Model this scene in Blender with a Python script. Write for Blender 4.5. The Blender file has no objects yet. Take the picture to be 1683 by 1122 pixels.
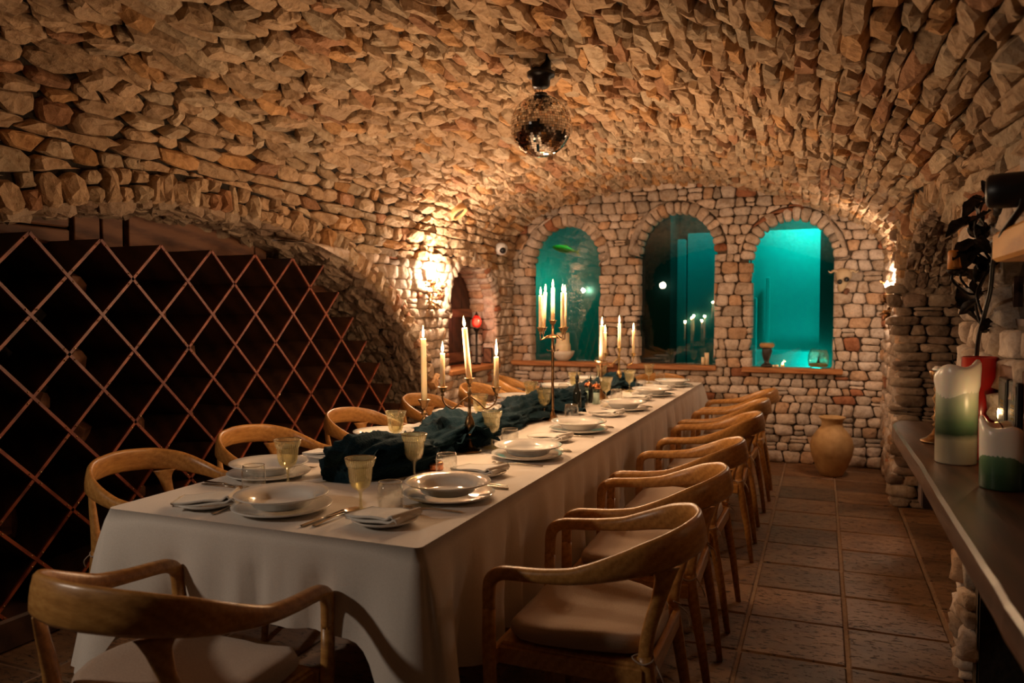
import bpy, math, random
from mathutils import Vector, Matrix, noise
import numpy as np

# ------------------------------------------------------------------ camera, world, light, exposure
SC = bpy.context.scene
COL = SC.collection
YAW, PIT, FPX, EYE = math.radians(21.95), math.radians(2.2), 1266.0, 1.35
cam_d = bpy.data.cameras.new('camera')
cam = bpy.data.objects.new('camera', cam_d); COL.objects.link(cam)
cam_d.sensor_width = 36; cam_d.lens = FPX / 1683 * 36; cam_d.clip_start = .02
cam.location = (0, 0, EYE)
cam.rotation_euler = (math.pi/2 - PIT, 0, YAW)
cam_d.dof.use_dof = True; cam_d.dof.focus_distance = 3.0; cam_d.dof.aperture_fstop = 3.2
SC.camera = cam
w = bpy.data.worlds.new('night'); SC.world = w; w.use_nodes = True
w.node_tree.nodes['Background'].inputs[0].default_value = (.02, .02, .025, 1)
w.node_tree.nodes['Background'].inputs[1].default_value = .2
SC.view_settings.view_transform = 'Standard'; SC.view_settings.look = 'None'
SC.view_settings.gamma = 1; SC.view_settings.use_curve_mapping = False
SC.view_settings.exposure = 0.28

CANDLE_W, SCONCE_W = 6.5, 95.0
def light(name, kind, loc, power, color, size=.05, aim=None, spot=None, blend=.6):
    d = bpy.data.lights.new(name, kind); d.energy = power; d.color = color
    if kind == 'AREA': d.size = size
    else: d.shadow_soft_size = size
    if kind == 'SPOT': d.spot_size = math.radians(spot or 90); d.spot_blend = blend
    o = bpy.data.objects.new(name, d); COL.objects.link(o); o.location = loc
    if aim is not None:
        o.rotation_euler = (Vector(aim)-Vector(loc)).to_track_quat('-Z', 'Y').to_euler()
    return o
# unseen lamp by the left pillar, and an added fill to brighten the vault
light('left_pillar_spot', 'SPOT', (-2.8, .3, 1.85), 40.0, (1, .82, .64), .06, aim=(-1.3, 1.75, .7), spot=95, blend=.7)
light('vault_fill_light', 'SPOT', (-1.45, 4.9, .95), 38.0, (1, .66, .42), .12, aim=(-1.5, 4.7, 2.5), spot=150, blend=.9)

# ------------------------------------------------------------------ camera maths (used only to rank pieces by size in view)
CF = Vector((-math.sin(YAW)*math.cos(PIT), math.cos(YAW)*math.cos(PIT), -math.sin(PIT)))
CR = Vector((math.cos(YAW), math.sin(YAW), 0)); CU = CR.cross(CF)
def view_size(p, n, area):
    v = p - Vector((0, 0, EYE)); d = v.dot(CF)
    if d < .2: return 0
    x, y = v.dot(CR)/d*FPX, v.dot(CU)/d*FPX
    if abs(x) > 860 or abs(y) > 580: return 0
    return area * max(.02, abs(n.dot(v.normalized()))) / d**2

# ------------------------------------------------------------------ materials
def mat(name):
    m = bpy.data.materials.new(name); m.use_nodes = True
    nt = m.node_tree; b = nt.nodes['Principled BSDF']
    return m, nt, b
def N(nt, typ, **kw):
    n = nt.nodes.new(typ)
    for k, v in kw.items():
        if k in n.inputs: n.inputs[k].default_value = v
        else: setattr(n, k, v)
    return n
def L(nt, a, b): nt.links.new(a, b)
def coords(nt, scale=(1, 1, 1), space='Object'):
    tc = N(nt, 'ShaderNodeTexCoord'); mp = N(nt, 'ShaderNodeMapping')
    mp.inputs['Scale'].default_value = scale
    L(nt, tc.outputs[space], mp.inputs[0]); return mp.outputs[0]
def ramp(nt, fac, stops):
    r = N(nt, 'ShaderNodeValToRGB'); e = r.color_ramp.elements
    while len(e) < len(stops): e.new(.5)
    for i, (p, c) in enumerate(stops):
        e[i].position = p; e[i].color = tuple(c) + (1,)
    L(nt, fac, r.inputs[0]); return r.outputs[0]
def bump(nt, b, h, dist, strength=1.0):
    n = N(nt, 'ShaderNodeBump', Strength=strength, Distance=dist)
    L(nt, h, n.inputs['Height']); L(nt, n.outputs[0], b.inputs['Normal'])
def mix(nt, mode, a, b, f=1.0):
    n = N(nt, 'ShaderNodeMix'); n.data_type = 'RGBA'; n.blend_type = mode
    n.inputs[0].default_value = f
    L(nt, a, n.inputs[6])
    if hasattr(b, 'links'): L(nt, b, n.inputs[7])
    else: n.inputs[7].default_value = tuple(b) + (1,)
    return n.outputs[2]
MT = {}
def simple(key, col, rough=.5, metal=0, spec=.5, **kw):
    m, nt, b = mat(key)
    b.inputs['Base Color'].default_value = tuple(col)+(1,)
    b.inputs['Roughness'].default_value = rough; b.inputs['Metallic'].default_value = metal
    b.inputs['Specular IOR Level'].default_value = spec
    for k, v in kw.items(): b.inputs[k.replace('_', ' ')].default_value = v
    MT[key] = m; return m
def noisy(key, c1, c2, scale=20, rough=.6, metal=0, bmp=.001, stretch=(1, 1, 1), detail=5, **kw):
    m, nt, b = mat(key); v = coords(nt, stretch)
    n = N(nt, 'ShaderNodeTexNoise', Scale=scale, Detail=detail); L(nt, v, n.inputs['Vector'])
    L(nt, ramp(nt, n.outputs['Fac'], [(.3, c1), (.7, c2)]), b.inputs['Base Color'])
    b.inputs['Roughness'].default_value = rough; b.inputs['Metallic'].default_value = metal
    for k, vv in kw.items(): b.inputs[k.replace('_', ' ')].default_value = vv
    if bmp: bump(nt, b, n.outputs['Fac'], bmp)
    MT[key] = m; return m
def emit(key, col, strength):
    m, nt, b = mat(key)
    b.inputs['Base Color'].default_value = (0, 0, 0, 1)
    b.inputs['Emission Color'].default_value = tuple(col)+(1,); b.inputs['Emission Strength'].default_value = strength
    MT[key] = m; return m
def stone_mat(key, fine=42, bd=.006):
    m, nt, b = mat(key); v = coords(nt)
    at = N(nt, 'ShaderNodeAttribute'); at.attribute_name = 'Col'
    n = N(nt, 'ShaderNodeTexNoise', Scale=14, Detail=8, Roughness=.62); L(nt, v, n.inputs['Vector'])
    n2 = N(nt, 'ShaderNodeTexNoise', Scale=fine, Detail=6, Roughness=.7); L(nt, v, n2.inputs['Vector'])
    vo = N(nt, 'ShaderNodeTexVoronoi', Scale=26); vo.feature = 'F1'; L(nt, v, vo.inputs['Vector'])
    c = ramp(nt, n.outputs['Fac'], [(.3, (.62, .53, .44)), (.5, (.95, .93, .9)), (.72, (1.12, 1.08, 1.0))])
    c2 = mix(nt, 'MULTIPLY', at.outputs['Color'], c)
    c3 = mix(nt, 'MULTIPLY', c2, ramp(nt, n2.outputs['Fac'], [(.32, (.68, .6, .52)), (.5, (1, 1, 1))]), .8)
    L(nt, c3, b.inputs['Base Color']); b.inputs['Roughness'].default_value = .88
    b.inputs['Specular IOR Level'].default_value = .25
    ad = N(nt, 'ShaderNodeMath', operation='ADD'); L(nt, n.outputs['Fac'], ad.inputs[0]); L(nt, n2.outputs['Fac'], ad.inputs[1])
    ad2 = N(nt, 'ShaderNodeMath', operation='MULTIPLY_ADD'); L(nt, vo.outputs['Distance'], ad2.inputs[0]); ad2.inputs[1].default_value = .7; L(nt, ad.outputs[0], ad2.inputs[2])
    bump(nt, b, ad2.outputs[0], bd)
    MT[key] = m; return m
stone_mat('stone_vault', 40, .012); stone_mat('stone_wall', 48, .007)
noisy('mortar', (.05, .035, .022), (.12, .085, .055), 30, .95, bmp=.01)
noisy('shade_backing', (.012, .009, .006), (.03, .02, .013), 30, .95, bmp=.01)  # shadow in stone gaps and recesses, put into the backing colour
def wood(key, cols, rough=.42, scale=9, stretch=(8, 8, 1), bd=.0006, ringy=3.0, coat=0):
    m, nt, b = mat(key); v = coords(nt, stretch)
    n0 = N(nt, 'ShaderNodeTexNoise', Scale=1.1, Detail=3); L(nt, v, n0.inputs['Vector'])
    wv = N(nt, 'ShaderNodeTexWave', Scale=1.3, Distortion=ringy, Detail=3); wv.wave_type = 'BANDS'; wv.bands_direction = 'DIAGONAL'; L(nt, v, wv.inputs['Vector'])
    n = N(nt, 'ShaderNodeTexNoise', Scale=scale, Detail=8, Roughness=.7); L(nt, v, n.inputs['Vector'])
    a = N(nt, 'ShaderNodeMath', operation='MULTIPLY_ADD'); L(nt, wv.outputs['Fac'], a.inputs[0]); a.inputs[1].default_value = .35 if not coat or key != 'oak' else .13; L(nt, n.outputs['Fac'], a.inputs[2])
    a2 = N(nt, 'ShaderNodeMath', operation='MULTIPLY_ADD'); L(nt, n0.outputs['Fac'], a2.inputs[0]); a2.inputs[1].default_value = .4; L(nt, a.outputs[0], a2.inputs[2])
    L(nt, ramp(nt, a2.outputs[0], [(.45, cols[0]), (.75, cols[1]), (1.1, cols[2])]), b.inputs['Base Color'])
    b.inputs['Roughness'].default_value = rough; b.inputs['Coat Weight'].default_value = coat; b.inputs['Coat Roughness'].default_value = .25
    bump(nt, b, a.outputs[0], bd); MT[key] = m; return m
wood('oak', [(.26, .11, .025), (.46, .215, .055), (.6, .31, .09)], .36, 7, (2, 14, 14), .0004, 3, .2)
wood('sill_wood', [(.2, .07, .018), (.36, .13, .035), (.46, .19, .06)], .5, 8, (1, 8, 8), .001)
wood('sill_wood_side', [(.2, .07, .018), (.36, .13, .035), (.46, .19, .06)], .5, 8, (8, 1, 8), .001)
wood('rack_wood', [(.02, .008, .005), (.045, .017, .009), (.07, .028, .013)], .6, 8, (3, 3, 3), .001)
wood('rack_strip', [(.07, .012, .005), (.16, .028, .01), (.26, .055, .016)], .45, 10, (3, 3, 3), .001)
wood('old_board', [(.06, .022, .012), (.13, .05, .024), (.2, .085, .04)], .6, 6, (6, 1, 6), .002)
wood('counter_wood', [(.02, .008, .004), (.055, .022, .011), (.09, .04, .02)], .34, 5, (7, .8, 7), .002, 4, .2)
wood('orange_wood', [(.5, .2, .04), (.68, .3, .06), (.8, .4, .1)], .5, 5, (6, 1, 6), .001)
noisy('cloth', (.66, .59, .52), (.74, .67, .6), 300, .85, bmp=.0004, Sheen_Weight=.2)
noisy('napkin', (.7, .66, .6), (.78, .74, .68), 300, .85, bmp=.0004, Sheen_Weight=.2)
noisy('cushion', (.38, .28, .21), (.46, .35, .27), 260, .9, bmp=.0005, Sheen_Weight=.2)
noisy('tulle', (.001, .008, .013), (.003, .018, .028), 90, .9, bmp=.003, stretch=(1, 2.2, 1), Sheen_Weight=.06)
MT['tulle'].node_tree.nodes['Principled BSDF'].inputs['Specular IOR Level'].default_value = .12
MT['tulle'].node_tree.nodes['Principled BSDF'].inputs['Sheen Tint'].default_value = (.2, .5, .6, 1)
simple('porcelain', (.78, .75, .7), .08, 0, .6, Coat_Weight=.5)
simple('steel', (.62, .58, .52), .18, 1)
noisy('bronze', (.16, .085, .04), (.42, .26, .12), 60, .34, 1, .0006)
noisy('iron', (.012, .01, .009), (.04, .03, .022), 50, .45, .8, .001)
noisy('brass', (.4, .26, .1), (.6, .42, .18), 40, .28, 1, .0004)
simple('wax', (.88, .72, .46), .4, 0, .5, Subsurface_Weight=.5, Subsurface_Scale=.02)
MT['wax'].node_tree.nodes['Principled BSDF'].inputs['Subsurface Radius'].default_value = (1, .6, .3)
simple('wick', (.01, .008, .006), .9)
emit('flame', (1, .62, .25), 22); emit('bulb', (1, .8, .55), 60)
simple('black', (.006, .006, .007), .4); simple('white_plastic', (.75, .73, .7), .4)
simple('copper', (.8, .3, .13), .2, 1)
simple('amber_wax', (.6, .22, .04), .45)
def glass(key, tint, gloss_tint=(1, 1, 1), rough=.02, ribs=0, body=0, ior=1.5):
    m, nt, b = mat(key); nt.nodes.remove(b); out = nt.nodes['Material Output']
    tr = N(nt, 'ShaderNodeBsdfTransparent'); tr.inputs[0].default_value = tuple(tint)+(1,)
    gl = N(nt, 'ShaderNodeBsdfGlossy'); gl.inputs[0].default_value = tuple(gloss_tint)+(1,); gl.inputs['Roughness'].default_value = rough
    lw = N(nt, 'ShaderNodeLayerWeight'); lw.inputs[0].default_value = .5
    pw = N(nt, 'ShaderNodeMath', operation='POWER'); L(nt, lw.outputs['Facing'], pw.inputs[0]); pw.inputs[1].default_value = 3.5
    fr = N(nt, 'ShaderNodeMath', operation='MULTIPLY_ADD'); L(nt, pw.outputs[0], fr.inputs[0]); fr.inputs[1].default_value = .9; fr.inputs[2].default_value = ((ior-1)/(ior+1))**2*2.4
    mx = N(nt, 'ShaderNodeMixShader'); L(nt, fr.outputs[0], mx.inputs[0]); L(nt, tr.outputs[0], mx.inputs[1]); L(nt, gl.outputs[0], mx.inputs[2])
    if ribs:
        tc = N(nt, 'ShaderNodeTexCoord'); sx = N(nt, 'ShaderNodeSeparateXYZ'); L(nt, tc.outputs['Object'], sx.inputs[0])
        at = N(nt, 'ShaderNodeMath', operation='ARCTAN2'); L(nt, sx.outputs[0], at.inputs[0]); L(nt, sx.outputs[1], at.inputs[1])
        mu = N(nt, 'ShaderNodeMath', operation='MULTIPLY'); L(nt, at.outputs[0], mu.inputs[0]); mu.inputs[1].default_value = ribs
        sn = N(nt, 'ShaderNodeMath', operation='SINE'); L(nt, mu.outputs[0], sn.inputs[0])
        bp = N(nt, 'ShaderNodeBump', Strength=1, Distance=.0012); L(nt, sn.outputs[0], bp.inputs['Height'])
        L(nt, bp.outputs[0], gl.inputs['Normal']); L(nt, bp.outputs[0], lw.inputs['Normal'])
    last = mx.outputs[0]
    if body:
        df = N(nt, 'ShaderNodeBsdfTranslucent'); df.inputs[0].default_value = tuple(tint)+(1,)
        m2 = N(nt, 'ShaderNodeMixShader'); m2.inputs[0].default_value = body
        L(nt, last, m2.inputs[1]); L(nt, df.outputs[0], m2.inputs[2]); last = m2.outputs[0]
    L(nt, last, out.inputs[0]); MT[key] = m; return m
glass('clear_glass', (.97, .975, .97), ior=1.45); glass('goblet_glass', (.965, .92, .74), (1, .97, .85), .08, 40, .06, ior=1.45)
glass('pane_glass', (.75, .93, .9), (1, 1, 1), .004, ior=1.45); glass('water', (.08, .64, .56), (.5, .8, .8), .1, ior=1.1)
glass('bowl_glass', (.8, .93, .88))
def floor_mat():
    m, nt, b = mat('travertine'); v = coords(nt, (1, 1, 1))
    oi = N(nt, 'ShaderNodeObjectInfo')
    vs = N(nt, 'ShaderNodeVectorMath', operation='MULTIPLY_ADD'); L(nt, oi.outputs['Random'], vs.inputs[0]); vs.inputs[1].default_value = (9, 7, 3); L(nt, v, vs.inputs[2])
    mp = N(nt, 'ShaderNodeMapping'); mp.inputs['Scale'].default_value = (1, 2.2, 1); L(nt, vs.outputs[0], mp.inputs[0])
    n = N(nt, 'ShaderNodeTexNoise', Scale=5, Detail=7, Roughness=.6); L(nt, mp.outputs[0], n.inputs['Vector'])
    n2 = N(nt, 'ShaderNodeTexNoise', Scale=26, Detail=6, Roughness=.75); L(nt, mp.outputs[0], n2.inputs['Vector'])
    rr = ramp(nt, oi.outputs['Random'], [(0, (.62, .58, .52)), (.5, (.9, .85, .78)), (1, (1.15, 1.05, .95))])
    c = ramp(nt, n.outputs['Fac'], [(.3, (.16, .08, .036)), (.55, (.25, .14, .068)), (.8, (.32, .195, .10))])
    pit = ramp(nt, n2.outputs['Fac'], [(.36, (.12, .1, .08)), (.44, (1, 1, 1))])
    c = mix(nt, 'MULTIPLY', mix(nt, 'MULTIPLY', c, rr), pit)
    L(nt, c, b.inputs['Base Color']); b.inputs['Roughness'].default_value = .55
    bump(nt, b, pit, .003); MT['travertine'] = m
floor_mat()
noisy('grout', (.24, .15, .085), (.32, .21, .13), 40, .9, bmp=.002)
noisy('terracotta', (.42, .24, .09), (.56, .34, .14), 18, .7, bmp=.002)
def pillar_wax(key, stops, h):
    m, nt, b = mat(key); tc = N(nt, 'ShaderNodeTexCoord'); sx = N(nt, 'ShaderNodeSeparateXYZ'); L(nt, tc.outputs['Object'], sx.inputs[0])
    n = N(nt, 'ShaderNodeTexNoise', Scale=18, Detail=4)
    L(nt, tc.outputs['Object'], n.inputs['Vector'])
    d = N(nt, 'ShaderNodeMath', operation='DIVIDE'); L(nt, sx.outputs[2], d.inputs[0]); d.inputs[1].default_value = h
    a = N(nt, 'ShaderNodeMath', operation='MULTIPLY_ADD'); L(nt, n.outputs['Fac'], a.inputs[0]); a.inputs[1].default_value = .08; L(nt, d.outputs[0], a.inputs[2])
    L(nt, ramp(nt, a.outputs[0], stops), b.inputs['Base Color']); b.inputs['Roughness'].default_value = .3
    b.inputs['Subsurface Weight'].default_value = .25; b.inputs['Subsurface Scale'].default_value = .02
    MT[key] = m
pillar_wax('pillar_tall', [(.0, (.42, .38, .28)), (.3, (.38, .35, .25)), (.37, (.03, .06, .03)), (.5, (.1, .17, .09)), (.74, (.4, .47, .33)), (.86, (.7, .7, .6))], .27)
pillar_wax('pillar_short', [(.0, (.02, .05, .025)), (.3, (.04, .1, .05)), (.6, (.1, .22, .11)), (.8, (.22, .36, .2))], .13)
simple('melt_wax', (.9, .86, .76), .25, 0, .5, Subsurface_Weight=.4, Subsurface_Scale=.02)
def mirror_tile():
    m, nt, b = mat('mirror_tile'); g = N(nt, 'ShaderNodeNewGeometry')
    L(nt, ramp(nt, g.outputs['Random Per Island'], [(0, (.45, .4, .36)), (.2, (.8, .76, .72)), (1, (.95, .9, .86))]), b.inputs['Base Color'])
    b.inputs['Metallic'].default_value = 1; b.inputs['Roughness'].default_value = .06; MT['mirror_tile'] = m
mirror_tile()
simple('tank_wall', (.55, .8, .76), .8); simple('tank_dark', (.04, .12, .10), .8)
simple('fish', (.75, .9, .1), .4); simple('red_wax', (.5, .008, .006), .3, 0, .5, Coat_Weight=.6)
simple('bowl_clay', (.72, .64, .52), .5); simple('dark_clay', (.03, .022, .018), .5)
simple('bone', (.55, .42, .26), .6); simple('red_glass', (.5, .03, .02), .2, 0, .5, Transmission_Weight=.4)
emit('red_glow', (1, .22, .12), 9); emit('cold_led', (.65, .85, 1), .8)

# ------------------------------------------------------------------ mesh helpers
def mkmesh(name, V, F, m, smooth=False, cols=None):
    me = bpy.data.meshes.new(name); me.from_pydata([tuple(v) for v in V], [], F)
    me.materials.append(MT[m] if isinstance(m, str) else m)
    if smooth: me.polygons.foreach_set('use_smooth', [True]*len(me.polygons))
    if cols is not None:
        a = me.color_attributes.new('Col', 'FLOAT_COLOR', 'POINT')
        a.data.foreach_set('color', np.asarray(cols, dtype=np.float32).ravel())
    me.update(); return me
def put(name, me, parent=None, loc=None, rot=None, **props):
    o = bpy.data.objects.new(name, me); COL.objects.link(o)
    if parent is not None: o.parent = parent
    if loc is not None: o.location = loc
    if rot is not None: o.rotation_euler = rot
    for k, v in props.items():
        if v is not None: o[k] = v
    return o
def empty(name, loc, rz=0, **props):
    o = bpy.data.objects.new(name, None); COL.objects.link(o); o.location = loc; o.rotation_euler = (0, 0, rz)
    o.empty_display_size = .05
    for k, v in props.items():
        if v is not None: o[k] = v
    return o
def obj(name, vf, m, parent=None, smooth=False, **kw):
    return put(name, mkmesh(name, vf[0], vf[1], m, smooth), parent, **kw)
def join(*parts):
    V, F = [], []
    for v, f in parts:
        k = len(V); V += [Vector(p) for p in v]; F += [tuple(i+k for i in q) for q in f]
    return V, F
def xf(vf, loc=(0, 0, 0), rot=None, s=1):
    M = Matrix.Translation(loc)
    if rot is not None: M = M @ rot.to_matrix().to_4x4() if hasattr(rot, 'to_matrix') else M @ rot
    return [M @ (Vector(v)*s) for v in vf[0]], vf[1]
from mathutils import Euler
def box(x0, x1, y0, y1, z0, z1, b=0.0):
    if b <= 0:
        V = [(x, y, z) for x in (x0, x1) for y in (y0, y1) for z in (z0, z1)]
        return V, [(0, 1, 3, 2), (4, 6, 7, 5), (0, 4, 5, 1), (2, 3, 7, 6), (0, 2, 6, 4), (1, 5, 7, 3)]
    b = min(b, abs(x1-x0)*.45, abs(y1-y0)*.45, abs(z1-z0)*.45)
    V = []
    for z, i in ((z0, b), (z0+b, 0), (z1-b, 0), (z1, b)):
        c = b if i == 0 else 0
        # octagon ring
        a = i
        V += [(x0+a+b*.6*(1), y0+a, z), (x1-a-b*.6, y0+a, z), (x1-a, y0+a+b*.6, z), (x1-a, y1-a-b*.6, z),
              (x1-a-b*.6, y1-a, z), (x0+a+b*.6, y1-a, z), (x0+a, y1-a-b*.6, z), (x0+a, y0+a+b*.6, z)]
    F = [tuple(range(7, -1, -1)), tuple(range(24, 32))]
    for r in range(3):
        for k in range(8):
            F.append((r*8+k, r*8+(k+1) % 8, r*8+8+(k+1) % 8, r*8+8+k))
    return V, F
def lathe(prof, n=20, ang0=0, wob=None):
    V, F = [], []; rings = []
    for (r, z) in prof:
        if r < 1e-6: rings.append([len(V)]); V.append(Vector((0, 0, z)))
        else:
            ring = []
            for k in range(n):
                a = 2*math.pi*k/n; rr = r if wob is None else r*wob(a, z)
                ring.append(len(V)); V.append(Vector((rr*math.cos(a), rr*math.sin(a), z)))
            rings.append(ring)
    for A, B in zip(rings, rings[1:]):
        for k in range(n):
            k2 = (k+1) % n
            if len(A) == 1 and len(B) == 1: continue
            if len(A) == 1: F.append((A[0], B[k2], B[k]))
            elif len(B) == 1: F.append((A[k], A[k2], B[0]))
            else: F.append((A[k], A[k2], B[k2], B[k]))
    return V, F
def tube(path, rad, n=8, cap=True):
    P = [Vector(p) for p in path]; V, F = [], []
    if not hasattr(rad, '__len__'): rad = [rad]*len(P)
    t0 = (P[1]-P[0]).normalized(); ref = Vector((0, 0, 1)) if abs(t0.z) < .9 else Vector((1, 0, 0))
    u = t0.cross(ref).normalized()
    for i, p in enumerate(P):
        t = (P[min(i+1, len(P)-1)]-P[max(i-1, 0)]).normalized()
        u = (u - t*u.dot(t)).normalized(); w_ = t.cross(u)
        for k in range(n):
            a = 2*math.pi*k/n; V.append(p+(u*math.cos(a)+w_*math.sin(a))*rad[i])
    for i in range(len(P)-1):
        for k in range(n): F.append((i*n+k, i*n+(k+1) % n, (i+1)*n+(k+1) % n, (i+1)*n+k))
    if cap: F.append(tuple(range(n-1, -1, -1))); F.append(tuple(range((len(P)-1)*n, len(P)*n)))
    return V, F
def sweep(path, sides, ws, hs, n=10, p=3.2):
    """rounded bar: path points, side vector per point, half sizes along side (ws) and across (hs)"""
    P = [Vector(q) for q in path]; V, F = [], []
    for i, c in enumerate(P):
        t = (P[min(i+1, len(P)-1)]-P[max(i-1, 0)]).normalized()
        s = Vector(sides[i]); s = (s-t*s.dot(t)).normalized(); u = s.cross(t)
        for k in range(n):
            a = 2*math.pi*(k+.5)/n; ca, sa = math.cos(a), math.sin(a)
            q = (abs(ca)**p+abs(sa)**p)**(-1/p)
            V.append(c+s*(ca*q*ws[i])+u*(sa*q*hs[i]))
    for i in range(len(P)-1):
        for k in range(n): F.append((i*n+k, i*n+(k+1) % n, (i+1)*n+(k+1) % n, (i+1)*n+k))
    F.append(tuple(range(n-1, -1, -1))); F.append(tuple(range((len(P)-1)*n, len(P)*n)))
    return V, F
def spline(pts, sub=4):
    P = [Vector(p) for p in pts]; out = []
    for i in range(len(P)-1):
        a, b, c, d = P[max(i-1, 0)], P[i], P[i+1], P[min(i+2, len(P)-1)]
        for k in range(sub):
            t = k/sub
            out.append(.5*((2*b)+(c-a)*t+(2*a-5*b+4*c-d)*t*t+(3*b-a-3*c+d)*t**3))
    out.append(P[-1]); return out
def lerp_list(v, sub=4):
    out = []
    for a, b in zip(v, v[1:]): out += [a+(b-a)*k/sub for k in range(sub)]
    return out+[v[-1]]
def copy_tree(o, parent=None, loc=None, rot=None, **props):
    c = o.copy(); COL.objects.link(c); c.parent = parent
    if loc is not None: c.location = loc
    if rot is not None: c.rotation_euler = rot
    for k, v in props.items(): c[k] = v
    for ch in o.children: copy_tree(ch, c)
    return c

# ------------------------------------------------------------------ masonry
def polyarea(P):
    return abs(sum(P[i][0]*P[(i+1) % len(P)][1]-P[(i+1) % len(P)][0]*P[i][1] for i in range(len(P))))/2
def stone_geo(P, S, rng, hmin, hmax, depth, tilt, gap, crag, edge=.8):
    """one stone from its outline P in surface coordinates: sides, shoulder ring, crown"""
    n = len(P); cu = sum(p[0] for p in P)/n; cv = sum(p[1] for p in P)/n
    A = polyarea(P); sz = math.sqrt(max(A, 1e-6)); h = rng.uniform(hmin, hmax)*min(1.3, sz/.09)
    tu, tv = rng.uniform(-tilt, tilt), rng.uniform(-tilt, tilt)
    V = []
    for sc, hh, j in ((1.0, -depth, 0), (.985, h*.45, .4), (edge, h*.92, 1)):
        for (u, v) in P:
            du, dv = u-cu, v-cv; d = math.hypot(du, dv)+1e-6; k = max(.25, 1-gap/d)*sc
            e = hh + (0 if hh < 0 else (tu*du+tv*dv)*(1 if j else .6) + rng.uniform(-1, 1)*crag*(.3+j*.7)*h)
            e = max(e, -depth) if hh < 0 else max(e, -.004)
            p, nn = S(cu+du*k, cv+dv*k); V.append(p+nn*e)
    p, nn = S(cu+rng.uniform(-.1, .1)*sz, cv+rng.uniform(-.1, .1)*sz); V.append(p+nn*(h*(1.04+rng.uniform(-1, 1)*crag*.4)))
    F = []
    for r in range(2):
        for k in range(n): F.append((r*n+k, r*n+(k+1) % n, (r+1)*n+(k+1) % n, (r+1)*n+k))
    for k in range(n): F.append((2*n+k, 2*n+(k+1) % n, 3*n))
    pc, nc = S(cu, cv)
    return V, F, view_size(pc, nc, A)
def stone_colour(rng, kind):
    r = rng.random()
    if kind == 'vault':
        b = (.53, .375, .242)
        if r < .12: b = (.55, .32, .15)
        elif r < .2: b = (.42, .23, .13)
        elif r < .36: b = (.55, .43, .3)
        elif r < .42: b = (.4, .3, .2)
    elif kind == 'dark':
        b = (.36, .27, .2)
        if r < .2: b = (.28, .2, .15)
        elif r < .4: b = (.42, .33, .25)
    else:
        b = (.62, .5, .4)
        if r < .1: b = (.6, .4, .26)
        elif r < .13: b = (.4, .17, .09)
        elif r < .4: b = (.66, .56, .48)
        elif r < .48: b = (.43, .36, .3)
    k = rng.uniform(.78, 1.15)
    return (b[0]*k, b[1]*k, b[2]*k, 1)
def course_polys(u0, u1, vs, lmin, lmax, rng, wav=.012, slant=.02, split=.1, point=.3, push=None):
    out = []; rows = len(vs)-1; seed = rng.uniform(0, 90)
    def B(i, u):
        if i == 0 or i == rows: return vs[i]
        return vs[i]+wav*noise.noise(Vector((u*2.1, i*3.7+seed, 0)))*1.6+wav*.5*noise.noise(Vector((u*9, i*5.3+seed, 7)))
    for i in range(rows):
        u = u0-rng.uniform(0, lmin); sb = rng.uniform(-slant, slant)
        while u < u1:
            l = rng.uniform(lmin, lmax)*(1 if rng.random() > .15 else .6); e = u+l; sn = rng.uniform(-slant, slant)
            a0, a1, b0, b1 = u-sb/2, e-sn/2, u+sb/2, e+sn/2
            lo = lambda x: B(i, x); hi = lambda x: B(i+1, x)
            cx = (a1-a0)*rng.uniform(.06, .06+point*.5); dx = (b1-b0)*rng.uniform(.06, .06+point*.5)
            cy = rng.uniform(.15, .15+point*.6)
            h0, h1 = hi(b0)-lo(a0), hi(b1)-lo(a1); m = (a0+a1)/2+rng.uniform(-.1, .1)*l
            P = [(a0+cx, lo(a0+cx)), (m, lo(m)-.004), (a1-cx, lo(a1-cx)), (a1, lo(a1)+h1*cy), (b1, hi(b1)-h1*rng.uniform(.12, .3)),
                 (b1-dx, hi(b1-dx)), (m, hi(m)+.004), (b0+dx, hi(b0+dx)), (b0, hi(b0)-h0*rng.uniform(.12, .3)), (a0, lo(a0)+h0*cy)]
            if rng.random() < split and l > .08:
                f = rng.uniform(.35, .65); mm = lambda x: lo(x)+(hi(x)-lo(x))*f
                for (q0, q1) in ((lo, mm), (mm, hi)):
                    hh = q1(a0)-q0(a0)
                    out.append([(a0+.012, q0(a0)), (m, q0(m)), (a1-.012, q0(a1)), (a1, q0(a1)+hh*.4), (a1, q0(a1)+hh*.75), (a1-.015, q1(a1)), (m, q1(m)), (a0+.015, q1(a0)), (a0, q0(a0)+hh*.7), (a0, q0(a0)+hh*.35)])
            else: out.append(P)
            u = e; sb = sn
    res = []
    for P in out:
        A0 = polyarea(P)
        Q = [push(*p) for p in P] if push else P
        if any(q is None for q in Q): continue
        if polyarea(Q) < .0011 or polyarea(Q) < .15*A0 or polyarea(Q) > 1.12*A0+.0005: continue
        res.append(Q)
    return res
def rows_of(v0, v1, a, b, rng):
    vs = [v0]
    while vs[-1] < v1-a*.5: vs.append(vs[-1]+rng.uniform(a, b))
    k = (v1-v0)/(vs[-1]-v0); return [v0+(v-v0)*k for v in vs]
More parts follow.
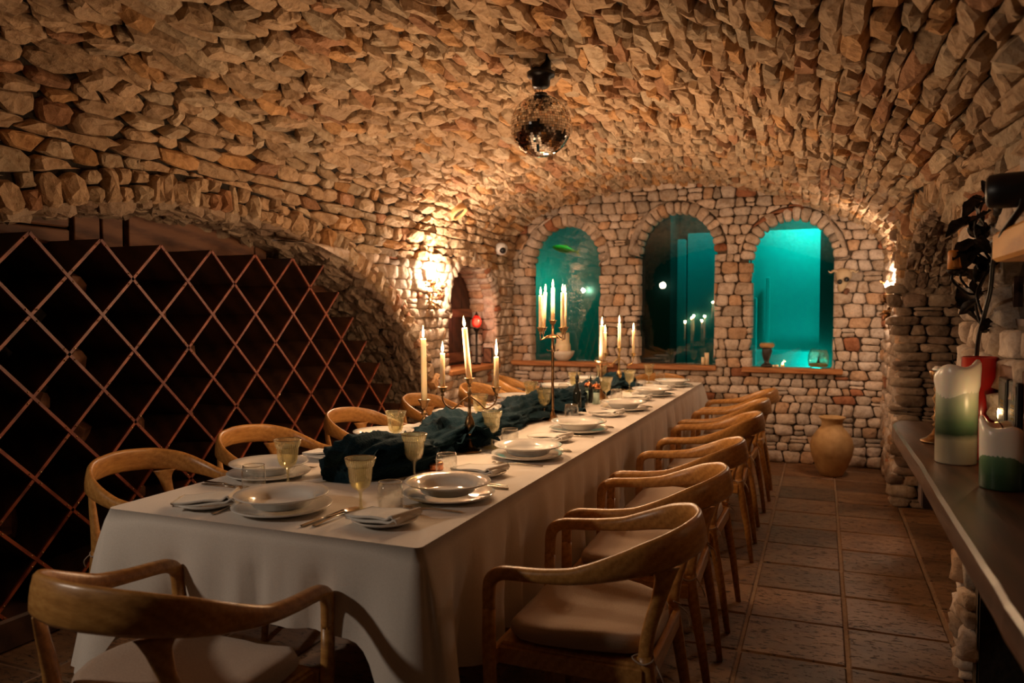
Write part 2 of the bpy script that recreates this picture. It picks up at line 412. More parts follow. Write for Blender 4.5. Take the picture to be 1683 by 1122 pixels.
def lay(parent, name, polys, S, rng, kind, matn, limit=300, hmin=.012, hmax=.03, depth=.03, tilt=.15, gap=.004, crag=.3, edge=.8, smooth=True, fill='stone_infill'):
    items = []
    # keep outward winding
    p0, n0 = S(*polys[0][0]); pu, _ = S(polys[0][0][0]+.01, polys[0][0][1]); pv, _ = S(polys[0][0][0], polys[0][0][1]+.01)
    flip = (pu-p0).cross(pv-p0).dot(n0) < 0
    for P in polys:
        if flip: P = P[::-1]
        V, F, sz = stone_geo(P, S, rng, hmin, hmax, depth, tilt, gap, crag, edge)
        items.append((sz, V, F, stone_colour(rng, kind)))
    items.sort(key=lambda t: -t[0])
    for sz, V, F, c in items[:limit]:
        if sz <= 0 and len(items) > limit: pass
        ctr = sum(V, Vector())/len(V)
        me = mkmesh(name, V, F, matn, smooth, [c]*len(V))
        put(name, me, parent)
    rest = items[limit:]
    if rest:
        VV, FF, CC = [], [], []
        for sz, V, F, c in rest:
            k = len(VV); VV += V; FF += [tuple(i+k for i in f) for f in F]; CC += [c]*len(V)
        put(fill, mkmesh(fill, VV, FF, matn, smooth, CC), parent, kind='stuff')
    return len(items)
def arch_ring(yc, zc, a, b, t, z0, wmin, wmax, rng, t2=None):
    """voussoir outlines round an elliptical arch standing on jambs from z0 to zc (jamb stones included when z0 < zc)"""
    polys = []; th = 0.0
    pts = [(math.cos(math.pi*k/400)*a, math.sin(math.pi*k/400)*b) for k in range(401)]
    s = [0]
    for p, q in zip(pts, pts[1:]): s.append(s[-1]+math.dist(p, q))
    def at(d, off):
        d = min(max(d, 0), s[-1]); i = min(range(0, 401, 4), key=lambda k: abs(s[k]-d))
        i = max(1, min(399, i+int((d-s[i])/(s[-1]/400))))
        x, y = pts[i]; nx, ny = x/a/a, y/b/b; l = math.hypot(nx, ny)
        return (yc+x+nx/l*off, zc+y+ny/l*off)
    d = 0.0
    while d < s[-1]-wmin*.4:
        e = min(d+rng.uniform(wmin, wmax), s[-1])
        if s[-1]-e < wmin*.6: e = s[-1]
        tt = t*rng.uniform(.82, 1.08); m = (d+e)/2; w_ = (e-d)*.12
        if tt > .13 and rng.random() < .3:
            q = tt*rng.uniform(.45, .6)
            polys.append([at(d+w_, 0), at(m, -.006), at(e-w_, 0), at(e, q*.3), at(e, q*.8), at(e-w_, q), at(m, q+.004), at(d+w_, q), at(d, q*.8), at(d, q*.3)])
            polys.append([at(d+w_, q), at(m, q-.004), at(e-w_, q), at(e, q+.02), at(e, tt-.02), at(e-w_, tt), at(m, tt+.004), at(d+w_, tt), at(d, tt-.02), at(d, q+.02)])
        else:
            polys.append([at(d+w_, 0), at(m, -.006), at(e-w_, 0), at(e, tt*.2), at(e, tt*.82), at(e-w_*1.6, tt), at(m, tt+.005), at(d+w_*1.6, tt), at(d, tt*.8), at(d, tt*.18)])
        d = e
    return polys
def inside_arch(y, z, yc, zc, a, b):
    if z < zc: return abs(y-yc) < a
    return ((y-yc)/a)**2+((z-zc)/b)**2 < 1
def push_arch(y, z, yc, zc, a, b, zbot):
    """move a point that lies in the opening to its nearest edge"""
    if z < zbot: return (y, z)
    if z < zc:
        if abs(y-yc) >= a: return (y, z)
        return (yc+(a if y > yc else -a), z)
    r = math.sqrt(((y-yc)/a)**2+((z-zc)/b)**2)
    if r >= 1 or r < 1e-4: return (y, z)
    return (yc+(y-yc)/r, zc+(z-zc)/r)

XL, XR, YB = -2.94, .51, 7.3
PROF = spline([(-2.94, 0, 1.75), (-2.94, 0, 1.9), (-2.905, 0, 2.07), (-2.82, 0, 2.215), (-2.656, 0, 2.325), (-2.4, 0, 2.41), (-2.09, 0, 2.475), (-1.7, 0, 2.55), (-1.24, 0, 2.565),
               (-.7, 0, 2.49), (-.275, 0, 2.36), (.124, 0, 2.21), (.34, 0, 2.09), (.46, 0, 1.97), (.51, 0, 1.86), (.51, 0, 1.75)], 6)
PS = [0]
for p, q in zip(PROF, PROF[1:]): PS.append(PS[-1]+(q-p).length)
def prof_at(v):
    v = min(max(v, 0), PS[-1]-1e-6)
    lo, hi = 0, len(PS)-1
    while hi-lo > 1:
        m = (lo+hi)//2
        if PS[m] <= v: lo = m
        else: hi = m
    t = (v-PS[lo])/(PS[hi]-PS[lo]); p = PROF[lo].lerp(PROF[hi], t)
    a = PROF[max(lo-1, 0)]; b = PROF[min(hi+1, len(PROF)-1)]; tg = (b-a).normalized()
    return p, Vector((tg.z, 0, -tg.x))
def S_vault(u, v):
    p, n = prof_at(v); return Vector((p.x, u, p.z)), n
def vault_z(x):
    for p, q in zip(PROF, PROF[1:]):
        if p.x <= x <= q.x and q.x > p.x: return p.z+(q.z-p.z)*(x-p.x)/(q.x-p.x)
    return 1.86
RNG = random.Random(11)
# left recess of the wine rack and right recess over the counter: elliptical arches
LA = dict(yc=3.1, zc=.3, a=2.45, b=1.57); RA = dict(yc=4.65, zc=1.45, a=1.27, b=.44)
LT, RT = .155, .115
def ell_z(y, A, t, base):
    q = 1-((y-A['yc'])/(A['a']+t))**2
    return A['zc']+(A['b']+t)*math.sqrt(q) if q > 0 else base
def push_vault(u, v):
    if u > YB: u = YB
    p, _ = prof_at(v)
    if v < .6:
        t = ell_z(u, LA, LT, 0)-1.75
        if v < t: v = t
    if v > PS[-1]-.6:
        t = ell_z(u, RA, RT, 0)-1.75
        if PS[-1]-v < t: v = PS[-1]-t
    return (u, v)
# ---- ceiling
ceiling = empty('ceiling', (0, 0, 0), kind='structure', label='barrel vault of flaky rough limestone slabs over the long table')
def grid_surface(us, vs, f):
    V = [f(u, v) for v in vs for u in us]; n = len(us)
    F = [(j*n+i, j*n+i+1, (j+1)*n+i+1, (j+1)*n+i) for j in range(len(vs)-1) for i in range(len(us)-1)]
    return V, F
ys_ = [-3.0+10.5*k/150 for k in range(151)]
def back_v(u, v):
    if v < .4: v = max(v, ell_z(u, LA, .07, 0)-1.75)
    if v > PS[-1]-.4: v = min(v, PS[-1]-(ell_z(u, RA, .04, 0)-1.75))
    return v
obj('vault_backing', grid_surface(ys_, [PS[-1]*k/60 for k in range(61)], lambda u, v: S_vault(u, back_v(u, v))[0]-S_vault(u, back_v(u, v))[1]*.012), 'shade_backing', ceiling)
rowsv = rows_of(0, PS[-1], .058, .088, RNG)
pol = course_polys(.7, YB+.02, rowsv, .12, .27, RNG, .016, .05, .06, .45, push_vault)
VAULT_N = lay(ceiling, 'vault_stone', pol, S_vault, RNG, 'vault', 'stone_vault', 300, .014, .038, .02, .22, .0045, .3, .82, False, 'vault_stone_infill')

# ---- back wall with its three arched windows
WIN = [(-2.375, .345, 1.84, .36, .84), (-1.278, .345, 1.9, .375, .84), (-.2525, .335, 1.82, .35, .84)]   # centre x, half width, spring z, rise, sill z
def S_back(u, v): return Vector((u, YB, v)), Vector((0, -1, 0))
def push_back(u, v):
    u = min(max(u, XL), XR+.03); v = max(v, 0)
    for (xc, a, zs, r, zb) in WIN:
        if zs-.02 < v: q = push_arch(u, v, xc, zs, a+.115, r+.115, zb)
        else: q = push_arch(u, v, xc, zs, a+.002, r, zb)
        u, v = q
    v = min(v, vault_z(min(max(u, XL+.001), XR-.001))+.01)
    return (u, v)
wall_back = empty('wall_back', (0, 0, 0), kind='structure', label='rear wall of pale squared rubble stones with three arched aquarium windows')
def backing_with_holes(x0, x1, z0, z1, step, hole, f):
    nx, nz = int((x1-x0)/step)+1, int((z1-z0)/step)+1; V, F, idx = [], [], {}
    def vi(i, j):
        if (i, j) not in idx: idx[(i, j)] = len(V); V.append(f(x0+(x1-x0)*i/nx, z0+(z1-z0)*j/nz))
        return idx[(i, j)]
    for i in range(nx):
        for j in range(nz):
            if hole(x0+(x1-x0)*(i+.5)/nx, z0+(z1-z0)*(j+.5)/nz): continue
            F.append((vi(i, j), vi(i+1, j), vi(i+1, j+1), vi(i, j+1)))
    return V, F
obj('wall_backing', backing_with_holes(XL-.05, XR+.6, -.02, 2.62, .035, lambda x, z: any(z > zb and inside_arch(x, z, xc, zs, a+.03, r+.03) for xc, a, zs, r, zb in WIN), lambda x, z: (x, YB+.015, z)), 'mortar', wall_back)
pol = course_polys(XL, XR+.02, rows_of(0, .84, .072, .105, RNG), .09, .185, RNG, .014, .02, .12, .18, lambda u, v: (min(max(u, XL), XR+.03), v))
pol += course_polys(XL, XR+.02, rows_of(.84, 2.58, .072, .105, RNG), .09, .185, RNG, .014, .02, .12, .18, push_back)
lay(wall_back, 'wall_stone', pol, S_back, RNG, 'wall', 'stone_wall', 300, .014, .03, .12, .1, .0045, .18, .8, True)
for wi, (xc, a, zs, r, zb) in enumerate(WIN):
    ring = arch_ring(xc, zs, a, r, .12, 0, .05, .085, RNG)
    lay(wall_back, 'arch_stone', ring, S_back, RNG, 'wall', 'stone_wall', 300, .016, .032, .17, .1, .004, .2)
    # window: reveal, pane, sill
    wn = empty('window_%d' % (wi+1), (xc, YB+.12, zb), kind='structure', label=['left arched window onto teal water with a yellow fish', 'middle arched window, dark teal, reflecting the candles', 'right arched window glowing bright turquoise'][wi])
    out = [(xc-a-.03, zb-.02)]+[(xc-math.cos(math.pi*k/24)*(a+.03), zs+math.sin(math.pi*k/24)*(r+.03)) for k in range(25)]+[(xc+a+.03, zb-.02)]
    V = []; F = []
    for (x, z) in out: V += [Vector((x-xc, -.1, z-zb)), Vector((x-xc, .06, z-zb))]
    for k in range(len(out)-1): F.append((2*k, 2*k+1, 2*k+3, 2*k+2))
    obj('reveal', (V, F), 'mortar', wn)
    V = [Vector((x-xc, 0, z-zb)) for x, z in out]
    obj('pane', (V, [tuple(range(len(V)))]), 'pane_glass', wn)
sl = [(-2.93, -1.86), (-1.73, -.90), (-.675, .17)]
for i, (x0, x1) in enumerate(sl):
    vf = box(x0, x1, YB-.075, YB+.11, .812-.004*i, .86-.004*i, .008)
    vf = ([Vector((v[0], v[1]+.006*noise.noise(Vector((v[0]*5, 3+i, 0))), v[2])) for v in vf[0]], vf[1])
    obj('window_sill', vf, 'sill_wood', wall_back, label=['brown wooden sill under the left window', 'brown wooden sill under the middle window', 'brown wooden sill under the right window'][i])

# ---- pool behind the windows
tank = empty('wall_pool', (0, 0, 0), kind='structure', label='pool room seen through the arched windows')
def quad(a, b, c, d): return [Vector(a), Vector(b), Vector(c), Vector(d)], [(0, 1, 2, 3)]
YT = 8.7
obj('pool_wall', join(box(-5.2, -2.05, YT, YT+.1, -.1, 2.6), box(-1.4, -.03, YT, YT+.1, -.1, 2.22)), 'tank_wall', tank)
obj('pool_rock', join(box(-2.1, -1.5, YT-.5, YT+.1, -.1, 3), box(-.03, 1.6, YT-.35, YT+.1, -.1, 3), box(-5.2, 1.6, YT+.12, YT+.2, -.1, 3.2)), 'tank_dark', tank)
obj('pool_side_baffle', join(box(-5.3, -5.2, YB+.2, YT, -.1, 3.2), box(1.6, 1.7, YB+.2, YT, -.1, 3.2), box(-5.3, 1.7, YB+.2, YT+.2, 3.2, 3.3), box(-5.3, 1.7, YB+.2, YT+.2, -.2, -.1),
                      box(-1.86, -1.8, YB+.25, YT, -.1, 3.2), box(-.88, -.82, YB+.25, YT, -.1, 3.2)), 'tank_dark', tank)  # sides, top and floor, plus two added partitions that stop light leaking
obj('pool_pillar', box(-1.5, -1.41, YT-.1, YT, .3, 2.15, .01), 'tank_wall', tank)
obj('pool_pillar', box(-.56, -.52, YT-.12, YT-.06, .3, 1.72, .01), 'tank_wall', tank)
obj('pool_step', box(-.72, -.64, YT-.3, YT-.2, .3, 1.5, .01), 'tank_wall', tank)
obj('pool_ledge', box(-.82, -.03, YT-.25, YT, -.1, .95, .01), 'tank_wall', tank)
obj('water', box(-5.1, 1.5, YB+.26, YB+.262, 0, 2.95), 'water', tank, kind='stuff')
TEAL = (.25, .9, 1)
light('pool_lamp_right', 'AREA', (-.14, 8.3, 2.5), 15, TEAL, .25, aim=(-.14, 8.7, 1.9))
light('pool_lamp_low', 'POINT', (-.06, 8.2, .8), 9, TEAL, .08)
light('pool_lamp_middle', 'POINT', (-1.1, 8.1, 2.5), 11, (.15, .8, 1), .1)
light('pool_lamp_left', 'POINT', (-3.1, 8.35, 1.7), 4.0, (.15, 1, .85), .12)
light('fish_fill_light', 'SPOT', (-2.45, 7.62, 2.6), 16, (1, .9, .4), .03, aim=(-2.5, 7.68, 2.0), spot=28)  # added spot to brighten the fish, not a lamp of the pool
light('pool_lamp_left_top', 'POINT', (-2.3, 7.75, 2.75), 5, (.25, .8, 1), .05)

# ---- left wall: the wine recess, the sconce pier and the shuttered niche
DN = (6.34, .5, 1.35, .44, .83)     # niche: centre y, half width, spring, rise, sill z
def S_left(u, v): return Vector((XL, u, v)), Vector((1, 0, 0))
def push_left(u, v):
    u = min(max(u, .2), YB); v = max(v, 0)
    u, v = push_arch(u, v, LA['yc'], LA['zc'], LA['a']+LT, LA['b']+LT, -1)
    if v > DN[2]-.02: u, v = push_arch(u, v, DN[0], DN[2], DN[1]+.115, DN[3]+.115, DN[4])
    else: u, v = push_arch(u, v, DN[0], DN[2], DN[1], DN[3], DN[4])
    return (u, min(v, 1.77))
wall_left = empty('wall_left', (0, 0, 0), kind='structure', label='left stone wall with a wide arched recess for the wine rack')
obj('wall_backing', backing_with_holes(.2, YB+.05, -.02, 1.95, .04, lambda y, z: inside_arch(y, z, LA['yc'], LA['zc'], LA['a']+.05, LA['b']+.05) or (z > DN[4] and inside_arch(y, z, DN[0], DN[2], DN[1]+.03, DN[3]+.03)), lambda y, z: (XL-.015, y, z)), 'mortar', wall_left)
pol = [p for p in course_polys(.3, YB+.02, rows_of(0, .83, .065, .1, RNG), .08, .18, RNG, .014, .03, .12, .2, push_left)+course_polys(.3, YB+.02, rows_of(.83, 1.76, .065, .1, RNG), .08, .18, RNG, .014, .03, .12, .2, push_left) if max(q[0] for q in p) > 4.2]
lay(wall_left, 'wall_stone', pol, S_left, RNG, 'wall', 'stone_wall', 300, .016, .036, .05, .12, .005, .22, .8, True)
ring = arch_ring(LA['yc'], LA['zc'], LA['a'], LA['b'], LT, 0, .06, .115, RNG)
ring += [[(LA['yc']+LA['a']+x, z) for x, z in q] for q in [[(0, .01), (.08, 0), (.14, .01), (.155, .05), (.155, .1), (.14, .14), (.08, .15), (0, .14), (-.01, .1), (-.01, .05)], [(0, .16), (.06, .15), (.13, .16), (.15, .2), (.15, .26), (.13, .3), (.08, .3), (0, .29), (-.01, .26), (-.01, .2)]]]
lay(wall_left, 'arch_stone', ring, S_left, RNG, 'vault', 'stone_vault', 300, .03, .055, .12, .12, .008, .3, .8, False)
ring = arch_ring(DN[0], DN[2], DN[1], DN[3], .12, 0, .045, .075, RNG)
lay(wall_left, 'arch_stone', ring, S_left, RNG, 'wall', 'stone_wall', 300, .016, .035, .1, .1, .004, .2)
# soffit and far jamb of the wine recess
EL = [(LA['yc']+LA['a'], 0), (LA['yc']+LA['a'], .15)]+[(LA['yc']+LA['a']*math.cos(math.pi*k/60), LA['zc']+LA['b']*math.sin(math.pi*k/60)) for k in range(0, 61)]
ES = [0]
for p, q in zip(EL, EL[1:]): ES.append(ES[-1]+math.dist(p, q))
def S_soffit(u, v):      # u along the arch, v into the recess
    u = min(max(u, 0), ES[-1]-1e-5); i = max(k for k in range(len(ES)) if ES[k] <= u); i = min(i, len(ES)-2)
    t = (u-ES[i])/(ES[i+1]-ES[i]); p, q = EL[i], EL[i+1]; l = math.dist(p, q)
    return Vector((XL-v, p[0]+(q[0]-p[0])*t, p[1]+(q[1]-p[1])*t)), Vector((0, -(q[1]-p[1])/l, (q[0]-p[0])/l))
pol = course_polys(0, ES[-1], rows_of(-.02, .62, .06, .1, RNG), .1, .2, RNG, .012, .03, .1, .3)
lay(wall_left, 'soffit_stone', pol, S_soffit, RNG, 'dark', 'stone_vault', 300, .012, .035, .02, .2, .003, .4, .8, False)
obj('recess_backing', grid_surface([ES[-1]*k/50 for k in range(51)], [-.0, .3, .66], lambda u, v: S_soffit(u, v)[0]-S_soffit(u, v)[1]*.012), 'shade_backing', wall_left)
obj('recess_rear', box(XL-.72, XL-.66, .3, 5.9, -.02, 2.1), 'shade_backing', wall_left)
# boards behind the top of the rack
bw = [(1.9, 2.62, 1.66, 1.74), (1.9, 2.62, 1.75, 1.9), (2.65, 2.79, 1.4, 1.9), (2.81, 2.93, 1.4, 1.9), (2.96, 3.9, 1.45, 1.9), (3.92, 4.02, 1.4, 1.84), (4.04, 4.7, 1.4, 1.7)]
for y0, y1, z0, z1 in bw: obj('recess_board', box(-3.36, -3.33+.012*RNG.random(), y0, y1, z0, z1, .006), 'old_board', wall_left)
# niche beside the sconce: reveal stones, shutter of boards, sill
def S_nj(u, v): return Vector((XL-v, DN[0]+DN[1]+.01, u)), Vector((0, -1, 0))
pol = course_polys(DN[4], DN[2]+.1, rows_of(.0, .26, .1, .16, RNG), .09, .14, RNG, .006, .01, 0, .15)
lay(wall_left, 'niche_stone', pol, S_nj, RNG, 'wall', 'stone_wall', 60, .01, .02, .02, .08, .003, .15)
NP = [(DN[0]-DN[1]-.02, DN[4]-.02)]+[(DN[0]-math.cos(math.pi*k/20)*(DN[1]+.02), DN[2]+math.sin(math.pi*k/20)*(DN[3]+.02)) for k in range(21)]+[(DN[0]+DN[1]+.02, DN[4]-.02)]
V = []; F = []
for y, z in NP: V += [Vector((XL+.0, y, z)), Vector((XL-.27, y, z))]
for k in range(len(NP)-1): F.append((2*k, 2*k+1, 2*k+3, 2*k+2))
obj('niche_reveal', (V, F), 'stone_plain' if 'stone_plain' in MT else 'mortar', wall_left)
def S_ns(u, v):
    k = u/(DN[1]*math.pi); a = math.pi*k
    return Vector((XL-v, DN[0]+math.cos(a)*DN[1], DN[2]+math.sin(a)*DN[3])), Vector((0, -math.cos(a), -math.sin(a)))
pol = course_polys(0, DN[1]*math.pi, rows_of(0, .26, .1, .15, RNG), .07, .11, RNG, .006, .01, 0, .15)
lay(wall_left, 'niche_stone', pol, S_ns, RNG, 'wall', 'stone_wall', 60, .01, .02, .02, .08, .003, .15)
for k in range(5):
    y0 = DN[0]-DN[1]+.2*k
    obj('shutter_board', box(XL-.275, XL-.255, y0+.003, y0+.197, .86, 1.79, .004), 'rack_wood', wall_left)
obj('shutter_rail', box(XL-.255, XL-.235, DN[0]-DN[1], DN[0]+DN[1], 1.3, 1.38, .004), 'old_board', wall_left)
obj('shutter_rail', box(XL-.255, XL-.235, DN[0]-DN[1], DN[0]+DN[1], .88, .97, .004), 'old_board', wall_left)
obj('niche_sill', box(XL-.27, XL+.06, DN[0]-DN[1]-.04, DN[0]+DN[1]+.02, .81, .855, .008), 'sill_wood_side', wall_left, label='dark wooden sill of the shuttered niche')

# ---- right wall: pier, recess over the counter, near wall
def S_right(u, v): return Vector((XR, u, v)), Vector((-1, 0, 0))
def push_right(u, v):
    u = min(u, YB); v = max(v, 0)
    if v > RA['zc']-.02: u, v = push_arch(u, v, RA['yc'], RA['zc'], RA['a']+RT, RA['b']+RT, -1)
    else: u, v = push_arch(u, v, RA['yc'], RA['zc'], RA['a'], RA['b'], -1)
    if 1.30 < v < 1.6 and 2.2 < u < 2.7:      # small mirrored recess
        d = [u-2.2, 2.7-u, v-1.30, 1.52-v]; k = d.index(min(d))
        if v < 1.53: u, v = [(2.2, v), (2.7, v), (u, 1.30), (u, 1.53)][k]
    return (u, min(v, 1.77))
wall_right = empty('wall_right', (0, 0, 0), kind='structure', label='right stone wall with a low arched recess behind the counter')
def hole_r(y, z): return inside_arch(y, z, RA['yc'], RA['zc'], RA['a']+.03, RA['b']+.03) or (2.22 < y < 2.68 and 1.32 < z < 1.51) or (y < 3.1 and z < .84)
obj('wall_backing', backing_with_holes(-1.2, YB+.05, -.02, 1.95, .04, hole_r, lambda y, z: (XR+.015, y, z)), 'mortar', wall_right)
pol = [p for p in course_polys(1.3, YB+.02, rows_of(0, 1.76, .075, .115, RNG), .1, .21, RNG, .016, .03, .1, .25, push_right) if not (min(q[0] for q in p) < 3.08 and min(q[1] for q in p) < .8)]
lay(wall_right, 'wall_stone', pol, S_right, RNG, 'wall', 'stone_wall', 300, .016, .038, .04, .14, .005, .28, .8, True)
ring = arch_ring(RA['yc'], RA['zc'], RA['a'], RA['b'], .17, 0, .05, .08, RNG)
lay(wall_right, 'arch_stone', ring, S_right, RNG, 'vault', 'stone_vault', 200, .02, .05, .1, .1, .005, .3, .8, False)
def S_rj(u, v): return Vector((u, RA['yc']+RA['a'], v)), Vector((0, -1, 0))
pol = course_polys(XR-.02, 1.06, rows_of(0, 1.92, .05, .085, RNG), .1, .22, RNG, .012, .02, .12, .2)
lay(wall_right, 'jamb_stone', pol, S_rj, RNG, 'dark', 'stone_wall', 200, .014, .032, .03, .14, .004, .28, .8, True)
obj('jamb_backing', quad((XR-.0, RA['yc']+RA['a']+.015, -.02), (1.1, RA['yc']+RA['a']+.015, -.02), (1.1, RA['yc']+RA['a']+.015, 2), (XR-.0, RA['yc']+RA['a']+.015, 2)), 'shade_backing', wall_right)
ERR = [(RA['yc']+RA['a']*math.cos(math.pi*k/40), RA['zc']+RA['b']*math.sin(math.pi*k/40)) for k in range(41)]
ERS = [0]
for p, q in zip(ERR, ERR[1:]): ERS.append(ERS[-1]+math.dist(p, q))
def S_rs(u, v):
    u = min(max(u, 0), ERS[-1]-1e-5); i = min(max(k for k in range(41) if ERS[k] <= u), 39)
    t = (u-ERS[i])/(ERS[i+1]-ERS[i]); p, q = ERR[i], ERR[i+1]; l = math.dist(p, q)
    return Vector((XR+v, p[0]+(q[0]-p[0])*t, p[1]+(q[1]-p[1])*t)), Vector((0, -(q[1]-p[1])/l, (q[0]-p[0])/l))*(1)
pol = course_polys(0, ERS[-1], rows_of(0, .5, .06, .09, RNG), .08, .18, RNG, .012, .03, .1, .3)
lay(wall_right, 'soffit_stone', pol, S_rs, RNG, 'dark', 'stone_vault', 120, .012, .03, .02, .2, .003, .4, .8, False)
obj('recess_backing', join(box(1.02, 1.1, 3.3, 6.0, -.02, 2), grid_surface([ERS[-1]*k/30 for k in range(31)], [0, .52], lambda u, v: S_rs(u, v)[0]-S_rs(u, v)[1]*.015), box(XR+.01, 1.1, 3.3, 3.38, -.02, 1.5)), 'shade_backing', wall_right)
# the cavity under the near counter, the shell behind the camera
obj('cavity', join(box(.53, 1.3, 3.1, 3.16, -.02, .86), box(1.2, 1.3, -1.2, 3.1, -.02, .86), box(.53, 1.3, -1.2, 3.1, .82, .84)), 'shade_backing', wall_right)
wall_front = empty('wall_front', (0, 0, 0), kind='structure')
obj('wall_backing', join(box(XL-.7, 1.3, -3.1, -3.0, -.02, 2.7), box(XL-.1, XL-.02, -3.0, .66, -.02, 1.9), box(XR+.02, XR+.1, -3.0, -1.1, -.02, 1.9)), 'mortar', wall_front)

# ---- floor of square travertine tiles
floor = empty('floor', (0, 0, 0), kind='structure', label='brown pitted travertine floor of square tiles with pale joints')
obj('floor_base', box(-3.7, 1.4, -3.1, YB+.1, -.08, -.006), 'grout', floor)
tile_me = [mkmesh('tile', *[(lambda vf: vf)(box(-.193-.001*k, .193, -.19, .19+.001*k, -.03, 0, .006))][0], 'travertine') for k in range(3)]
for i in range(-8, 4):
    for j in range(-4, 11):
        x, y = .31-.4+.4*i, 3.15+.1965+.393*j
        if j < -4 or (i > 1 and not 2.2 < y < 6.0): continue
        t = put('tile', RNG.choice(tile_me), floor, (x+.0, y, RNG.uniform(-.0015, .0015)), (RNG.uniform(-.002, .002), RNG.uniform(-.002, .002), RNG.choice((0, math.pi))))

# ================================================================== THINGS
TZ = .765
TX0, TX1, TY0, TY1 = -1.97, -.915, 1.66, 6.48
# ---- wine rack: crossed boards standing on the point, red-brown strips along their front edges
rack = empty('wine_rack', (-3.0, 3.863, 0), label='dark wooden diamond lattice wine rack under the left stone arch', category='wine rack')
HD = .168         # half diagonal of a cell
def nodeyz(i, j): return (-.004+i*HD, 1.672-j*HD)
def bar(p, q, x0, x1, th):
    (y0, z0), (y1, z1) = p, q; d = Vector((0, y1-y0, z1-z0)); l = d.length; d /= l; n = Vector((0, -d.z, d.y))*th
    V = []
    for x in (x0, x1):
        for s, e in ((0, -1), (0, 1), (l, 1), (l, -1)): V.append(Vector((x, y0, z0))+d*s+n*e)
    return V, [(0, 3, 2, 1), (4, 5, 6, 7), (0, 1, 5, 4), (1, 2, 6, 5), (2, 3, 7, 6), (3, 0, 4, 7)]
def bev(vf, k=.003): return vf
ZB = .12
for k in range(-13, 1):              # falling boards "\": start at a peak
    y0, z0 = 2*k*HD, 1.672
    l = (z0-ZB); p, q = (y0, z0), (y0+l, ZB)
    if y0 < -2.4:
        p = (-2.4, z0-(-2.4-y0))
        if p[1] < ZB+.05: continue
    obj('rack_board', bar(p, q, -.34, -.004, .005), 'rack_wood', rack)
    obj('rack_strip', bar(p, q, -.004, .006+.002*(k % 2), .0068), 'rack_strip', rack)
for k in range(-6, 11):              # rising boards "/": end at a peak, or one cell past the last falling board
    if k <= 0: y1, z1 = 2*k*HD, 1.672
    else: y1, z1 = (k+.85)*HD, 1.672-(k-.85)*HD
    l = z1-ZB; p, q = (y1-l, ZB), (y1, z1)
    if z1 < ZB+.1: continue
    if p[0] < -2.4: p = (-2.4, z1-(y1+2.4))
    if p[1] > z1-.05: continue
    obj('rack_board', bar(p, q, -.34, -.004, .005), 'rack_wood', rack)
    obj('rack_strip', bar(p, q, -.004, .004+.002*(k % 2), .0068), 'rack_strip', rack)
SV = []
for i in range(-14, 12):
    for j in range(0, 10):
        if (i+j) % 2: continue
        y, z = i*HD, 1.672-j*HD
        if i-j > 0: continue
        for dy, dz in ((1, 1), (-1, 1), (1, -1), (-1, -1)):
            if z+dz*.03 > 1.67: continue
            a = lathe([(0, .0035), (.003, .002), (.0042, 0)], 6); SV.append(xf(a, (.0085, y+dy*.024, z+dz*.024), Euler((0, math.pi/2, 0))))
obj('strip_screws', join(*SV), 'brass', rack, smooth=True, kind='stuff', label='small brass screws at the crossings')
obj('rack_plinth', box(-.42, .02, -2.45, 1.45, 0, .13, .01), 'rack_wood', rack)
# odd blocks and bottle-ends seen deep in the cells
rr = random.Random(5)
for i in range(-11, 8):
    for j in range(1, 9):
        if (i+j) % 2 == 0 or i-j > -1 or rr.random() < .45: continue
        y, z = i*HD, 1.672-j*HD
        w_ = rr.uniform(.05, .085)
        vf = lathe([(0, -.09), (w_*.8, -.085), (w_, -.05), (w_*.92, .06), (0, .07)], 7, wob=lambda a, z_: 1+.12*math.sin(a*2+i))
        obj('log_end', xf(vf, (-.25, y+rr.uniform(-.02, .02), z-.045), Euler((rr.random()*3, math.pi/2, 0))), 'old_board', rack)

